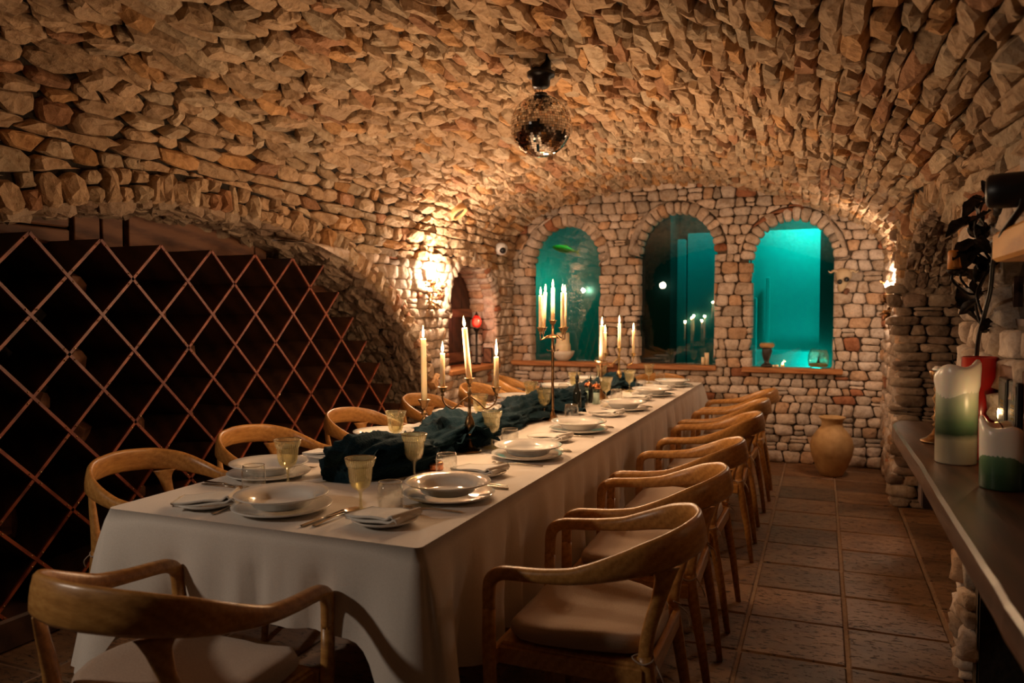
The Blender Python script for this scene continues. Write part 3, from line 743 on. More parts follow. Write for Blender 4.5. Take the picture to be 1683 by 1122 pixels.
# ---- chairs
def chair_proto():
    r = empty('dining_armchair', (0, 0, 0))
    pts = [(.255, .238, .54), (.257, .236, .6), (.258, .226, .627), (.259, .2, .643), (.262, .16, .648), (.267, .08, .653), (.268, -.01, .664), (.258, -.1, .689), (.225, -.185, .716), (.15, -.255, .736), (.05, -.288, .744), (0, -.292, .745)]
    sd = [(1, 0, 0)]*4+[(1, 0, 0), (1, .0, 0), (1, -.06, .0), (.95, -.3, .06), (.8, -.6, .12), (.45, -.88, .16), (.15, -.98, .2), (0, -1, .2)]
    ws = [.0145, .015, .016, .018, .0185, .0185, .017, .0145, .0125, .0115, .011, .011]
    hs = [.017, .0185, .0195, .019, .0185, .019, .022, .031, .041, .046, .047, .047]
    left = [(-x, y, z) for x, y, z in pts]; lsd = [(-a, b, c) for a, b, c in sd]
    full = pts+left[-2::-1]
    fs = sd[:-1]+[(0, -1, .2)]+[(x, y, z) for x, y, z in lsd[-2::-1]]
    path = spline(full, 4); S2 = [v.normalized() for v in spline(fs, 4)]
    W2 = lerp_list(ws+ws[-2::-1], 4); H2 = lerp_list(hs+hs[-2::-1], 4)
    obj('top_rail', sweep(path, S2, W2, H2, 12), 'oak', r, smooth=True)
    cushion = None
    ties = []
    for s in (1, -1):
        obj('leg', sweep([(s*.236, .232, 0), (s*.246, .235, .2), (s*.254, .238, .44), (s*.255, .238, .545)], [(1, 0, 0)]*4, [.011, .015, .017, .0147], [.012, .016, .018, .017], 10), 'oak', r, smooth=True)
        obj('back_post', sweep(spline([(s*.178, -.228, .685), (s*.18, -.226, .655), (s*.186, -.212, .6), (s*.196, -.19, .52), (s*.2, -.18, .43)], 3), spline([(s*.75, -.66, 0)]*2+[(s*.8, -.5, 0), (s*1, -.2, 0), (1*s, 0, 0)], 3), lerp_list([.008, .0105, .013, .015, .015], 3), lerp_list([.046, .027, .0185, .018, .02], 3), 10), 'oak', r, smooth=True)
        obj('leg', sweep([(s*.186, -.252, 0), (s*.194, -.225, .2), (s*.2, -.186, .42), (s*.2, -.18, .455)], [(1, 0, 0)]*4, [.0105, .014, .0165, .015], [.0115, .016, .02, .02], 10), 'oak', r, smooth=True)
        obj('apron', box(min(s*.222, s*.204), max(s*.222, s*.204), -.18, .225, .375, .425, .004), 'oak', r)
        tie = spline([(s*.17, -.19, .47), (s*.205, -.205, .45), (s*.222, -.18, .44), (s*.21, -.15, .452), (s*.19, -.19, .455), (s*.215, -.225, .42), (s*.2, -.235, .385)], 4)
        ties.append(obj('tie', tube(tie, .0025, 5), 'cushion', r, smooth=True))
    obj('apron', box(-.235, .235, .222, .242, .375, .425, .004), 'oak', r)
    obj('apron', box(-.195, .195, -.205, -.185, .385, .44, .004), 'oak', r)
    obj('seat_board', box(-.215, .215, -.18, .22, .42, .436, .005), 'oak', r)
    V, F = [], []; n, m = 28, 9
    for l in range(m):
        t = l/(m-1); e = [(.0, .436), (.97, .438), (1.0, .45), (1.0, .468), (.975, .482), (.9, .489), (.7, .491), (.4, .490), (.0, .489)][l]
        for k in range(n):
            a = 2*math.pi*k/n; ca, sa = math.cos(a), math.sin(a); q = (abs(ca)**4.5+abs(sa)**4.5)**(-1/4.5)
            x, y = .232*ca*q*e[0], .205*sa*q*e[0]+.015
            x *= 1-.12*max(0, -(y-.0)/.2)
            z = e[1]+(-.012*math.cos(x*8)+.012*(x/.22)**2*0+.006*math.sin(y*14+x*3)*(x/.2)) * (1 if e[1] > .45 else .4)+.012*min(1, abs(x)/.2)**3
            if e[1] > .465: z += .002*math.sin(x*40+y*9)
            V.append(Vector((x, y, z)))
    for l in range(m-1):
        for k in range(n): F.append((l*n+k, l*n+(k+1) % n, (l+1)*n+(k+1) % n, (l+1)*n+k))
    cushion = obj('cushion', (V, F), 'cushion', r, smooth=True)
    for t_ in ties: t_.parent = cushion
    return r
CH = chair_proto()
right_y = [2.16, 2.83, 3.5, 4.47, 5.22, 5.92]
ordn = ['nearest the camera', 'second from the camera', 'third from the camera', 'fourth from the camera', 'fifth from the camera', 'farthest from the camera']
GR, GL = 'oak armchairs along the right side of the table', 'oak armchairs along the left side of the table'
CH.location = (-.598, right_y[0], 0); CH.rotation_euler = (0, 0, math.pi/2)
CH['label'] = 'oak armchair with beige cushion on the right of the table, '+ordn[0]; CH['category'] = 'chair'; CH['group'] = GR
crot = [0, .03, -.02, .03, -.03, .02]
for k in range(1, 6):
    copy_tree(CH, None, (-.598+.01*math.sin(k*3), right_y[k], 0), (0, 0, math.pi/2+crot[k]), label='oak armchair with beige cushion on the right of the table, '+ordn[k], category='chair', group=GR)
left_y = [2.27, 2.98, 3.77, 4.62, 5.5, 6.28]
for k in range(6):
    copy_tree(CH, None, (-2.335+(.0, -.04, 0, .0, .0, -.05)[k], left_y[k], 0), (0, 0, -math.pi/2+(.02, -.05, .03, 0, -.02, .25)[k]), label='oak armchair on the wine rack side of the table, '+ordn[k], category='chair', group=GL)
copy_tree(CH, None, (-1.43, 1.402, 0), (0, 0, -0.02), label='oak armchair at the near end of the table, seen from behind', category='chair', group='end chairs')
copy_tree(CH, None, (-1.36, 6.78, 0), (0, 0, math.pi), label='oak armchair at the far end of the table below the windows', category='chair', group='end chairs')

# ---- table and cloth
tb = empty('dining_table', (-1.443, 4.07, 0), label='long dark wooden banquet table under the white cloth', category='table')
obj('tabletop', box(-.51, .51, -2.39, 2.39, .72, .757, .006), 'rack_wood', tb)
for sx in (-1, 1):
    for y in (-2.2, -.75, .75, 2.2): obj('leg', box(sx*.42-.03, sx*.42+.03, y-.03, y+.03, 0, .72, .006), 'rack_wood', tb)
def cloth():
    V, F = [], []; W_, H_ = (TX1-TX0)/2, (TY1-TY0)/2; cx, cy = (TX0+TX1)/2, (TY0+TY1)/2
    per = []; c = .02; st = .026
    def seg(a, b, nrm):
        l = math.dist(a, b); n = max(1, int(l/st))
        for k in range(n): per.append((a[0]+(b[0]-a[0])*k/n, a[1]+(b[1]-a[1])*k/n, nrm[0], nrm[1], 0))
    def corner(cx_, cy_, a0):
        for k in range(12):
            a = a0+math.pi/2*k/12; w_ = math.sin(math.pi*(k)/12)
            per.append((cx_+c*math.cos(a), cy_+c*math.sin(a), math.cos(a), math.sin(a), w_))
    x0, x1, y0, y1 = -W_, W_, -H_, H_
    seg((x1, y0+c), (x1, y1-c), (1, 0)); corner(x1-c, y1-c, 0); seg((x1-c, y1), (x0+c, y1), (0, 1)); corner(x0+c, y1-c, math.pi/2)
    seg((x0, y1-c), (x0, y0+c), (-1, 0)); corner(x0+c, y0+c, math.pi); seg((x0+c, y0), (x1-c, y0), (0, -1)); corner(x1-c, y0+c, 1.5*math.pi)
    n = len(per); rows = 15
    for l in range(rows):
        t = l/(rows-1)
        for k, (x, y, nx, ny, w_) in enumerate(per):
            drop = .30 if abs(ny) > .9 and w_ == 0 else .41
            if ny < -.3 and w_ == 0: drop = .245
            # distance to the nearest corner softens into the hanging point
            dc = min(math.hypot(x-sx*W_, y-sy*H_) for sx in (-1, 1) for sy in (-1, 1)); cf = math.exp(-(dc/.10)**2)
            drop = drop+(.47-drop)*cf
            s = x*1.0+y; f1 = noise.noise(Vector((s*4.2, 1.3, 0))); f2 = noise.noise(Vector((s*11, 4.7, t*.7)))
            sm = min(1, t*2.0); amp = (.016+.034*t)*sm
            if ny < -.5: amp *= 1.05; s += .05*t*math.sin(x*5)
            fold = amp*(.75*math.sin(s*19+4*f1)+1.0*f2+.4*math.sin(s*43+6*f1+1.2*t))
            o = .006+.014*math.sin(min(1, t*3)*math.pi/2)+.012*t+fold*(1-cf*.8)
            lim = .022+.014*t if ny > -.5 else .010
            if o > lim: o = lim+(o-lim)*.3
            o += cf*.085*t
            # gentle diagonal pull lines
            z = .0+TZ+.001-(0 if l == 0 else .004)-drop*t
            if l == 0: o = 0
            V.append(Vector((cx+x+nx*o, cy+y+ny*o, z)))
    for l in range(rows-1):
        for k in range(n): F.append((l*n+k, l*n+(k+1) % n, (l+1)*n+(k+1) % n, (l+1)*n+k))
    top = list(range(n-1, -1, -1))[::-1]
    # top sheet: centre grid fan
    c0 = len(V); V.append(Vector((cx, TY0+.5, TZ+.001))); 
    F.append(tuple(range(n)))
    return V, F
vf = cloth(); V = vf[0]; V.pop()
tc = obj('tablecloth', (V, vf[1]), 'cloth', smooth=True)
tc['label'] = 'white linen tablecloth hanging in soft folds round the long table'; tc['category'] = 'tablecloth'
for poly in tc.data.polygons:
    if len(poly.vertices) > 4: poly.use_smooth = False
for k, y in enumerate((2.72, 4.33, 5.2)):      # where two cloths meet: a raised seam line across
    pass

# ---- place settings
def deep_plate():
    return lathe([(0, .006), (.05, .006), (.078, .008), (.088, .02), (.094, .03), (.12, .036), (.135, .0415), (.1365, .040), (.135, .037), (.115, .03), (.094, .022), (.085, .008), (.07, 0), (.0, 0)], 48)
def flat_plate(r=.145):
    k = r/.145
    return lathe([(0, .006), (.09*k, .006), (.1*k, .009), (.125*k, .014), (.1435*k, .0195), (r, .018), (.142*k, .0145), (.12*k, .009), (.095*k, .001), (.085*k, 0), (0, 0)], 48)
def napkin_vf():
    V, F = [], []; nx, ny = 22, 14; L_, W_ = .185, .115
    path = [(0, 0), (.25, .0), (.5, .0), (.75, .0), (1, .0)]
    for lay_ in range(2):
        base = len(V); zz = .004+.0085*lay_; k = 1-.05*lay_
        for top in (0, 1):
            for j in range(ny+1):
                for i in range(nx+1):
                    u, v = i/nx-.5, j/ny-.5
                    x = u*L_*k+.02*v*lay_; y = v*W_*k*(1+.12*u)
                    roll = max(0, (u-.30)/.2); z = zz+.006*top+.012*math.sin(roll*math.pi*.9)*(1+.2*lay_)+.003*math.sin(u*7+lay_)
                    x -= .012*roll**2
                    V.append(Vector((x, y, z)))
        m = (nx+1)*(ny+1)
        for j in range(ny):
            for i in range(nx):
                a = base+j*(nx+1)+i; F.append((a, a+nx+1, a+nx+2, a+1)); F.append((m+a, m+a+1, m+a+nx+2, m+a+nx+1))
        for i in range(nx):
            for a in (base+i, base+ny*(nx+1)+i): F.append((a, a+1, a+1+m, a+m))
        for j in range(ny):
            for a in (base+j*(nx+1), base+j*(nx+1)+nx): F.append((a, a+nx+1, a+nx+1+m, a+m))
    return V, F
def goblet():
    prof = [(.0, .000), (.036, .0), (.037, .002), (.02, .005), (.007, .010), (.0045, .02), (.004, .045), (.006, .058), (.012, .064), (.026, .074), (.032, .09), (.0345, .11), (.036, .13), (.0405, .137), (.044, .150), (.0455, .158),
            (.0445, .158), (.0428, .15), (.0392, .138), (.0346, .13), (.0331, .11), (.0305, .091), (.0245, .0765), (.01, .068), (0, .067)]
    return lathe(prof, 40)
def tumbler():
    prof = [(0, 0), (.031, 0), (.036, .008), (.0385, .03), (.038, .06), (.0345, .083), (.0332, .0835), (.0364, .06), (.0368, .03), (.034, .011), (.028, .006), (0, .006)]
    return lathe(prof, 36)
def knife_vf():
    a = sweep([(0, -.105, .003), (0, -.1, .0035), (0, -.02, .0045), (0, .0, .004)], [(1, 0, 0)]*4, [.003, .0065, .0055, .004], [.002, .0032, .0032, .002], 8)
    b = sweep([(0, 0, .003), (0, .02, .003), (0, .09, .003), (.003, .105, .003)], [(1, 0, 0)]*4, [.004, .009, .0095, .002], [.0012, .0008, .0006, .0004], 8)
    return join(a, b)
def spoon_vf():
    a = sweep([(0, -.1, .003), (0, -.09, .004), (0, 0, .007), (0, .05, .004)], [(1, 0, 0)]*4, [.004, .008, .003, .0035], [.0012, .0014, .0018, .0015], 8)
    V, F = [], []; n = 20
    for ring, (r, z) in enumerate([(0, .0008), (.5, .0018), (.85, .005), (1, .0085), (.96, .0088), (.8, .0062), (.45, .003), (0, .0022)]):
        for k in range(n):
            t = 2*math.pi*k/n; V.append(Vector((.0205*r*math.cos(t), .078+.031*r*math.sin(t), z)))
    for q in range(7):
        for k in range(n): F.append((q*n+k, q*n+(k+1) % n, (q+1)*n+(k+1) % n, (q+1)*n+k))
    return join(a, (V, F))
def fork_vf():
    a = sweep([(0, -.1, .003), (0, -.09, .004), (0, 0, .006), (0, .035, .004), (0, .05, .0045), (0, .062, .004)], [(1, 0, 0)]*6, [.004, .0075, .003, .0045, .012, .0125], [.0012, .0014, .0018, .0015, .001, .001], 8)
    P = [a]
    for k in range(4): P.append(sweep([(-.0105+.007*k, .06, .004), (-.0105+.007*k, .085, .0035), (-.0098+.0066*k, .103, .0065)], [(1, 0, 0)]*3, [.0021, .0019, .001], [.001, .001, .0006], 6))
    return join(*P)
ME = {k: mkmesh(k, f[0], f[1], m, True) for k, f, m in [('soup_plate', deep_plate(), 'porcelain'), ('dinner_plate', flat_plate(), 'porcelain'), ('bread_plate', flat_plate(.093), 'porcelain'),
      ('napkin', napkin_vf(), 'napkin'), ('goblet', goblet(), 'goblet_glass'), ('tumbler', tumbler(), 'clear_glass'), ('knife', knife_vf(), 'steel'), ('spoon', spoon_vf(), 'steel'), ('fork', fork_vf(), 'steel')]}
def place(kind, x, y, z, rz, label, cat, group, tilt=None):
    o = put(kind, ME[kind], None, (x, y, z), (tilt or 0, 0, rz), label=label, category=cat, group=group)
    if kind in RIM: put('rim', RIM[kind], o)
    return o
def torus(R_, r_, z, n=36, m=6):
    return lathe([(R_+r_*math.cos(2*math.pi*k/m), z+r_*math.sin(2*math.pi*k/m)) for k in range(m+1)], n)
glass('rim_glass', (.7, .7, .65), (1, .98, .93), .08, ior=2.6); glass('rim_amber', (.3, .24, .12), (1, .95, .85), .12, ior=2.2)
RIM = {'tumbler': mkmesh('rim', *torus(.0338, .0013, .0835), 'rim_glass', True), 'goblet': mkmesh('rim', *join(torus(.045, .0014, .158), torus(.0375, .001, .1345)), 'rim_amber', True)}
TT = TZ+.0015
# seat: (plate x, y, facing angle, who, bread offset, goblet xy, tumbler xy)
seats = [
 (-1.47, 1.835, 0, 'the near end seat', (-.235, -.045), (-1.245, 1.905), (-1.175, 1.955)),
 (-1.085, 2.16, math.pi/2, 'the first right seat', (-.335, .03), (-1.315, 2.35), (-1.225, 2.42)),
 (-1.095, 2.88, math.pi/2, 'the second right seat', (-.385, .03), (-1.31, 3.02), (-1.235, 3.04)),
 (-1.10, 3.6, math.pi/2, 'the third right seat', (-.32, .03), (-1.43, 4.03), (-1.25, 3.96)),
 (-1.09, 4.5, math.pi/2, 'the fourth right seat', (-.31, .02), (-1.30, 4.86), (-1.23, 4.86)),
 (-1.10, 5.32, math.pi/2, 'the fifth right seat', (-.30, .02), (-1.31, 5.56), (-1.24, 5.62)),
 (-1.09, 6.06, math.pi/2, 'the sixth right seat', (-.29, .02), (-1.31, 6.24), (-1.22, 6.26)),
 (-1.818, 2.2, -math.pi/2, 'the first left seat', (-.37, .0), (-1.65, 2.09), (-1.715, 2.0)),
 (-1.815, 2.96, -math.pi/2, 'the second left seat', (-.36, .0), (-1.69, 2.86), (-1.7, 2.68)),
 (-1.815, 3.72, -math.pi/2, 'the third left seat', (-.36, .0), (-1.64, 3.62), (-1.68, 3.46)),
 (-1.815, 4.58, -math.pi/2, 'the fourth left seat', (-.35, .0), (-1.65, 4.4), (-1.68, 4.28)),
 (-1.80, 5.36, -math.pi/2, 'the fifth left seat', (-.34, .0), (-1.62, 5.2), (-1.66, 5.08)),
 (-1.80, 6.06, -math.pi/2, 'the sixth left seat', (-.31, .0), (-1.62, 5.92), (-1.66, 5.8)),
]
rs = random.Random(3)
for k, (px, py, a, who, (bx, by), gb, tm) in enumerate(seats):
    ca, sa = math.cos(a), math.sin(a)
    def W(x, y): return (px+x*ca-y*sa, py+x*sa+y*ca)
    place('dinner_plate', px, py, TT, rs.random()*6, 'flat white dinner plate under the deep plate at '+who, 'plate', 'flat white dinner plates')
    place('soup_plate', px+rs.uniform(-.006, .006), py+rs.uniform(-.006, .006), TT+.0125, rs.random()*6, 'wide-rimmed deep white plate on top at '+who, 'plate', 'deep white plates')
    b = W(bx, by); place('bread_plate', b[0], b[1], TT, 0, 'small white side plate under the napkin left of '+who, 'plate', 'small white side plates')
    place('napkin', b[0], b[1], TT+.0105, (.62 if k == 0 else rs.uniform(-.12, .12)+(0 if k < 7 else .2)), 'folded white cloth napkin on the side plate left of '+who, 'napkin', 'folded white napkins')
    q = W(-.165 if k else -.155, -.025); place('fork', q[0], q[1], TT, a+.04, 'steel fork left of the plates at '+who, 'fork', 'steel forks')
    q = W(.172, -.03); place('knife', q[0], q[1], TT, a-.05, 'steel table knife right of the plates at '+who, 'knife', 'steel knives')
    q = W(.2, -.02); place('spoon', q[0], q[1], TT, a-.04, 'steel soup spoon right of the plates at '+who, 'spoon', 'steel spoons')
    place('goblet', gb[0], gb[1], TT, rs.random()*6, 'ribbed amber stemmed goblet at '+who, 'glass', 'ribbed goblets')
    place('tumbler', tm[0], tm[1], TT, 0, 'small clear rounded tumbler at '+who, 'glass', 'clear tumblers')

# ---- teal tulle runner bunched down the middle
def runner():
    ctrl = [(-1.53, 2.2, .045), (-1.50, 2.32, .12), (-1.46, 2.5, .115), (-1.5, 2.68, .075), (-1.49, 2.86, .10), (-1.47, 3.05, .125), (-1.5, 3.28, .085), (-1.48, 3.5, .08), (-1.5, 3.75, .065), (-1.55, 4.0, .09), (-1.53, 4.22, .10), (-1.47, 4.45, .095), (-1.5, 4.7, .08),
            (-1.52, 4.95, .075), (-1.49, 5.2, .09), (-1.47, 5.45, .07), (-1.5, 5.7, .09), (-1.46, 5.95, .085), (-1.5, 6.15, .04)]
    P = spline([(x, y, r) for x, y, r in ctrl], 22); V, F = [], []; n = 72
    for i, p in enumerate(P):
        for k in range(n):
            a = 2*math.pi*k/n; ca, sa = math.cos(a), math.sin(a)
            q = Vector((ca*1.6, sa*1.6, p.y*3.2)); f = noise.noise(q+Vector((3, 1, 0)))*.34+noise.noise(Vector((ca*4, sa*4, p.y*7)))*.22
            rid = (1-abs(noise.noise(Vector((ca*3.2+p.y*.6, sa*3.2, p.y*5+9)))))**6*.24+.07*math.sin(a*9+p.y*22+4*f)+(1-abs(noise.noise(Vector((ca*7+p.y*2, sa*7, p.y*9+3)))))**8*.14+(1-abs(noise.noise(Vector((ca*15, sa*15+p.y*5, p.y*14)))))**6*.05
            r = p.z*(1+f+rid)
            x = p.x+ca*r*1.05; z = max(0, sa*r*.62+p.z*.45)
            if sa < -.2: z *= .4
            V.append(Vector((x, p.y+.03*noise.noise(Vector((a, p.y*6, 2)))*5*p.z, TT+.0005+z)))
    for i in range(len(P)-1):
        for k in range(n): F.append((i*n+k, i*n+(k+1) % n, (i+1)*n+(k+1) % n, (i+1)*n+k))
    F.append(tuple(range(n))); F.append(tuple(range((len(P)-1)*n, len(P)*n)))
    return V, F
rn = obj('table_runner', runner(), 'tulle', smooth=True, label='dark teal tulle runner bunched down the middle of the table', category='table runner')
# loose flaps of the same tulle: thin folded sheets
def flap(x, y, a, l, w_, h):
    V, F = [], []; n, m = 16, 10
    for j in range(m+1):
        for i in range(n+1):
            u, v = i/n, j/m-.5; px = (u-.5)*l; py = v*w_*(1-.5*u)
            z = h*math.exp(-((v*2.2)**2))*(1-u*.75)+.012*math.sin(v*26+u*5)*(1-.3*u)+.014*noise.noise(Vector((u*3, v*4, x*9)))+.012
            V.append(Vector((px, py, max(.002, z))))
    for j in range(m):
        for i in range(n): q = j*(n+1)+i; F.append((q, q+1, q+n+2, q+n+1))
    return xf((V, F), (x, y, TT), Euler((0, 0, a)))
for f in [(-1.43, 3.0, 2.4, .34, .2, .1), (-1.4, 4.2, -.2, .3, .22, .09), (-1.52, 2.35, 2.6, .3, .2, .1), (-1.45, 3.8, 1.2, .4, .2, .06), (-1.4, 5.7, 1.0, .35, .2, .08)]:
    obj('tulle_fold', flap(*f), 'tulle', rn, smooth=True)

# ---- candles
def flame_vf(h):
    return lathe([(0, 0), (.0035, h*.06), (.0058, h*.2), (.0062, h*.34), (.0048, h*.55), (.0025, h*.78), (.0006, h), (0, h*1.01)], 10)
def candle(x, y, z, h, label, group, r=.0105, lean=(0, 0), fh=.045, power=CANDLE_W, lit=True, matn='wax', name='taper_candle'):
    e = empty(name, (x, y, z), label=label, category='candle', group=group)
    e.rotation_euler = (lean[0], lean[1], 0)
    obj('wax_stick', lathe([(0, 0), (r*1.02, 0), (r, h*.5), (r*.93, h-.004), (r*.8, h), (r*.45, h-.003), (0, h-.004)], 16, wob=lambda a, z_: 1+.02*math.sin(3*a+z_*40)), matn, e, smooth=True)
    wk = obj('wick', tube([(0, 0, h-.004), (0, 0, h+.004), (.001, 0, h+.008)], .0009, 5), 'wick', e)
    if lit:
        obj('flame', xf(flame_vf(fh), (0, 0, h+.004)), 'flame', wk, smooth=True)
        if power > 0:
            lo = light('candle_light', 'POINT', (0, 0, h+.004+fh*.6), power, (1, .62, .335), .012); lo.parent = e
    return e
CUP = [(0, 0), (.006, 0), (.009, .004), (.0065, .009), (.0065, .014), (.012, .018), (.016, .028), (.018, .034), (.0225, .036), (.0225, .0385), (.0135, .0385), (.0125, .034), (.0115, .024), (0, .022)]
def cup(parent, x, y, z, m, s=1.0):
    return obj('candle_cup', xf(lathe(CUP, 18), (x, y, z), None, s), m, parent, smooth=True)
def candelabrum(x, y, rz, hs, label, arms, R, H, m='bronze', foot=.05, bulb=True, leaf=False, name='candelabrum'):
    e = empty(name, (x, y, TT), rz, label=label, category='candle holder', group='metal candle holders on the table')
    obj('base', lathe([(0, 0), (foot, 0), (foot*1.02, .004), (foot*.85, .009), (foot*.6, .014), (foot*.32, .026), (foot*.2, .04), (.006, .05), (0, .052)], 24), m, e, smooth=True)
    if bulb: pr = [(0, .05), (.007, .05), (.006, .07), (.011, .082), (.019, .105), (.021, .12), (.015, .14), (.007, .155), (.01, .16), (.0065, .166), (.006, H-.06), (.011, H-.05), (.007, H-.042), (.0075, H-.02), (0, H-.018)]
    else: pr = [(0, .05), (.012, .052), (.008, .062), (.0095, .075), (.0075, .09), (.0078, H*.72), (.013, H*.75), (.0075, H*.78), (.0075, H-.02), (0, H-.018)]
    obj('stem', lathe(pr, 16), m, e, smooth=True)
    for k in range(arms):
        a = 2*math.pi*k/arms; c, s = math.cos(a), math.sin(a)
        hz = H-.062+hs
        if not leaf: p = [(.006, H-.065), (R*.3, H-.085), (R*.6, H-.115), (R*.88, H-.1), (R, H-.075), (R, hz+.012)]
        else: p = [(.006, H-.075), (R*.4, H-.07), (R*.7, H-.082), (R*.95, H-.09), (R, H-.085), (R, hz+.012)]
        ar = obj('arm', tube(spline([(c*q, s*q, z_) for q, z_ in p], 4), .0035, 8), m, e, smooth=True)
        cup(ar, c*R, s*R, hz, m)
    cup(e, 0, 0, H-.025, m)
    if leaf:
        obj('drip_disc', lathe([(0, H-.075), (.03, H-.078), (.052, H-.082), (.054, H-.079), (.03, H-.072), (.012, H-.062), (0, H-.06)], 24), m, e, smooth=True)
        for k in range(6):
            a = k*math.pi/3; lf = sweep([(.006, 0, 0), (.018, 0, .008), (.03, 0, .006), (.037, 0, .016)], [(0, 1, 0)]*4, [.004, .009, .007, .001], [.0015, .0015, .0012, .0008], 6)
            obj('leaf', xf(lf, (0, 0, H*.70), Euler((0, 0, a))), m, e, smooth=True)
    return e
va = YAW
# near three-armed one
AX, AY = -1.362, 2.905
H1 = .295
candelabrum(AX, AY, va, 0, 'three-armed bronze candelabrum with curved arms, nearest on the table', 2, .112, H1)
cu, su = math.cos(va), math.sin(va)
cz = TT+H1-.025+.024; az = TT+H1-.062+.024
candle(AX-.112*cu, AY-.112*su, az, .155, 'short lit cream taper in the left arm of the near candelabrum', 'cream tapers')
candle(AX, AY, cz, .225, 'tall leaning cream taper in the middle of the near candelabrum', 'cream tapers', lean=(0, -.10), r=.0125)
candle(AX+.112*cu, AY+.112*su, az, .14, 'short cream taper with a long flame in the right arm of the near candelabrum', 'cream tapers', fh=.07)
# single stick on the left
e = empty('candlestick', (-1.79, 3.30, TT), label='single dark bronze candlestick between the left plates', category='candle holder', group='metal candle holders on the table')
obj('base', lathe([(0, 0), (.042, 0), (.043, .004), (.034, .01), (.018, .016), (.01, .03), (.0, .032)], 24), 'bronze', e, smooth=True)
obj('stem', lathe([(0, .03), (.011, .03), (.007, .045), (.018, .058), (.008, .07), (.007, .078), (.017, .09), (.008, .1), (.0075, .11), (0, .112)], 18), 'bronze', e, smooth=True)
obj('cup', lathe([(0, .11), (.008, .11), (.016, .125), (.02, .14), (.03, .155), (.031, .158), (.014, .157), (.013, .14), (0, .138)], 18), 'bronze', e, smooth=True)
candle(-1.79, 3.30, TT+.14, .315, 'tallest lit cream taper, in the single bronze candlestick', 'cream tapers', r=.0145, lean=(0, -.012), fh=.06)
# tall five-light one
BX, BY, H2 = -1.347, 3.93, .525
candelabrum(BX, BY, va+.62, .0, 'tall five-light bronze candelabrum with leaf collar in the middle of the table', 4, .083, H2, leaf=True, bulb=False, foot=.055)
for k in range(4):
    a = va+.62+k*math.pi/2
    candle(BX+.083*math.cos(a), BY+.083*math.sin(a), TT+H2-.062+.024, (.2, .205, .185, .2)[k], 'lit cream taper on the tall candelabrum, '+('rear right arm', 'rear left arm', 'front left arm', 'front right arm')[k], 'cream tapers', lean=((0, .0), (.02, .06), (0, 0), (0, 0))[k], fh=.04)
candle(BX, BY, TT+H2-.025+.024, .19, 'lit cream taper on the centre of the tall candelabrum', 'cream tapers', fh=.04)
# single stick with a leaf saucer, further
e = empty('candlestick', (-1.372, 5.0, TT), label='slender bronze candlestick with a curled leaf saucer beside the pepper mill', category='candle holder', group='metal candle holders on the table')
obj('base', lathe([(0, 0), (.05, 0), (.051, .004), (.045, .012), (.036, .02), (.03, .03), (.014, .045), (.01, .06), (0, .062)], 20), 'bronze', e, smooth=True)
obj('stem', lathe([(0, .06), (.014, .062), (.009, .075), (.012, .1), (.013, .17), (.008, .19), (.007, .235), (0, .236)], 16), 'bronze', e, smooth=True)
obj('saucer', lathe([(0, .235), (.012, .235), (.03, .242), (.046, .256), (.047, .259), (.03, .247), (.015, .245), (.014, .262), (.012, .262), (.012, .242), (0, .24)], 14, wob=lambda a, z: 1+.12*math.sin(a*3)), 'bronze', e, smooth=True)
candle(-1.372, 5.0, TT+.242, .25, 'thick cream taper in the slender leaf-saucer candlestick', 'cream tapers', r=.0135, lean=(0, .02), fh=.055)
# far three-armed one
CX, CY = -1.408, 5.64
candelabrum(CX, CY, va-.12, 0, 'three-armed brass candelabrum at the far end of the table', 2, .105, .30, m='brass')
candle(CX-.105*math.cos(va-.12), CY-.105*math.sin(va-.12), TT+.262, .17, 'lit taper in the left arm of the far candelabrum', 'cream tapers', r=.0105, fh=.05)
candle(CX, CY, TT+.299, .2, 'lit taper in the middle of the far candelabrum', 'cream tapers', fh=.055)
candle(CX+.105*math.cos(va-.12), CY+.105*math.sin(va-.12), TT+.262, .185, 'lit taper in the right arm of the far candelabrum', 'cream tapers', fh=.05)

# ---- mills and bottles
def mill(x, y, label):
    e = empty('spice_mill', (x, y, TT), label=label, category='mill', group='spice mills')
    obj('body', lathe([(0, 0), (.026, 0), (.027, .004), (.024, .03), (.022, .07), (.024, .098), (0, .098)], 20), 'bowl_glass', e, smooth=True)
    obj('filling', lathe([(0, .006), (.02, .006), (.019, .07), (0, .072)], 14), 'white_plastic', e, smooth=True)
    cp = obj('cap', lathe([(0, .098), (.025, .098), (.027, .104), (.026, .115), (.018, .126), (.006, .13), (0, .13)], 20), 'copper', e, smooth=True)
    obj('knob', lathe([(0, .129), (.006, .13), (.007, .136), (.004, .141), (0, .142)], 12), 'steel', cp, smooth=True)
mill(-1.40, 4.80, 'glass salt mill with copper cap, left one'); mill(-1.325, 4.72, 'glass salt mill with copper cap, right one')
def bottle(x, y, h, r, mt, label):
    e = empty('bottle', (x, y, TT), label=label, category='bottle', group='small bottles')
    obj('body', lathe([(0, 0), (r, 0), (r*1.02, .004), (r, h*.55), (r*.8, h*.65), (r*.36, h*.76), (r*.34, h*.92), (r*.42, h*.93), (r*.42, h*.96), (0, h*.96)], 18), mt, e, smooth=True)
    obj('stopper', lathe([(0, h*.95), (r*.3, h*.95), (r*.42, h*1.0), (r*.5, h*1.05), (r*.3, h*1.12), (r*.12, h*1.16), (r*.1, h*1.3), (0, h*1.3)], 12), 'black', e, smooth=True)
simple('oil', (.3, .22, .02), .1, 0, .5); simple('dark_glass', (.01, .012, .01), .08)
bottle(-1.49, 4.14, .14, .026, 'oil', 'small oil bottle with black pourer beside the tall candelabrum')
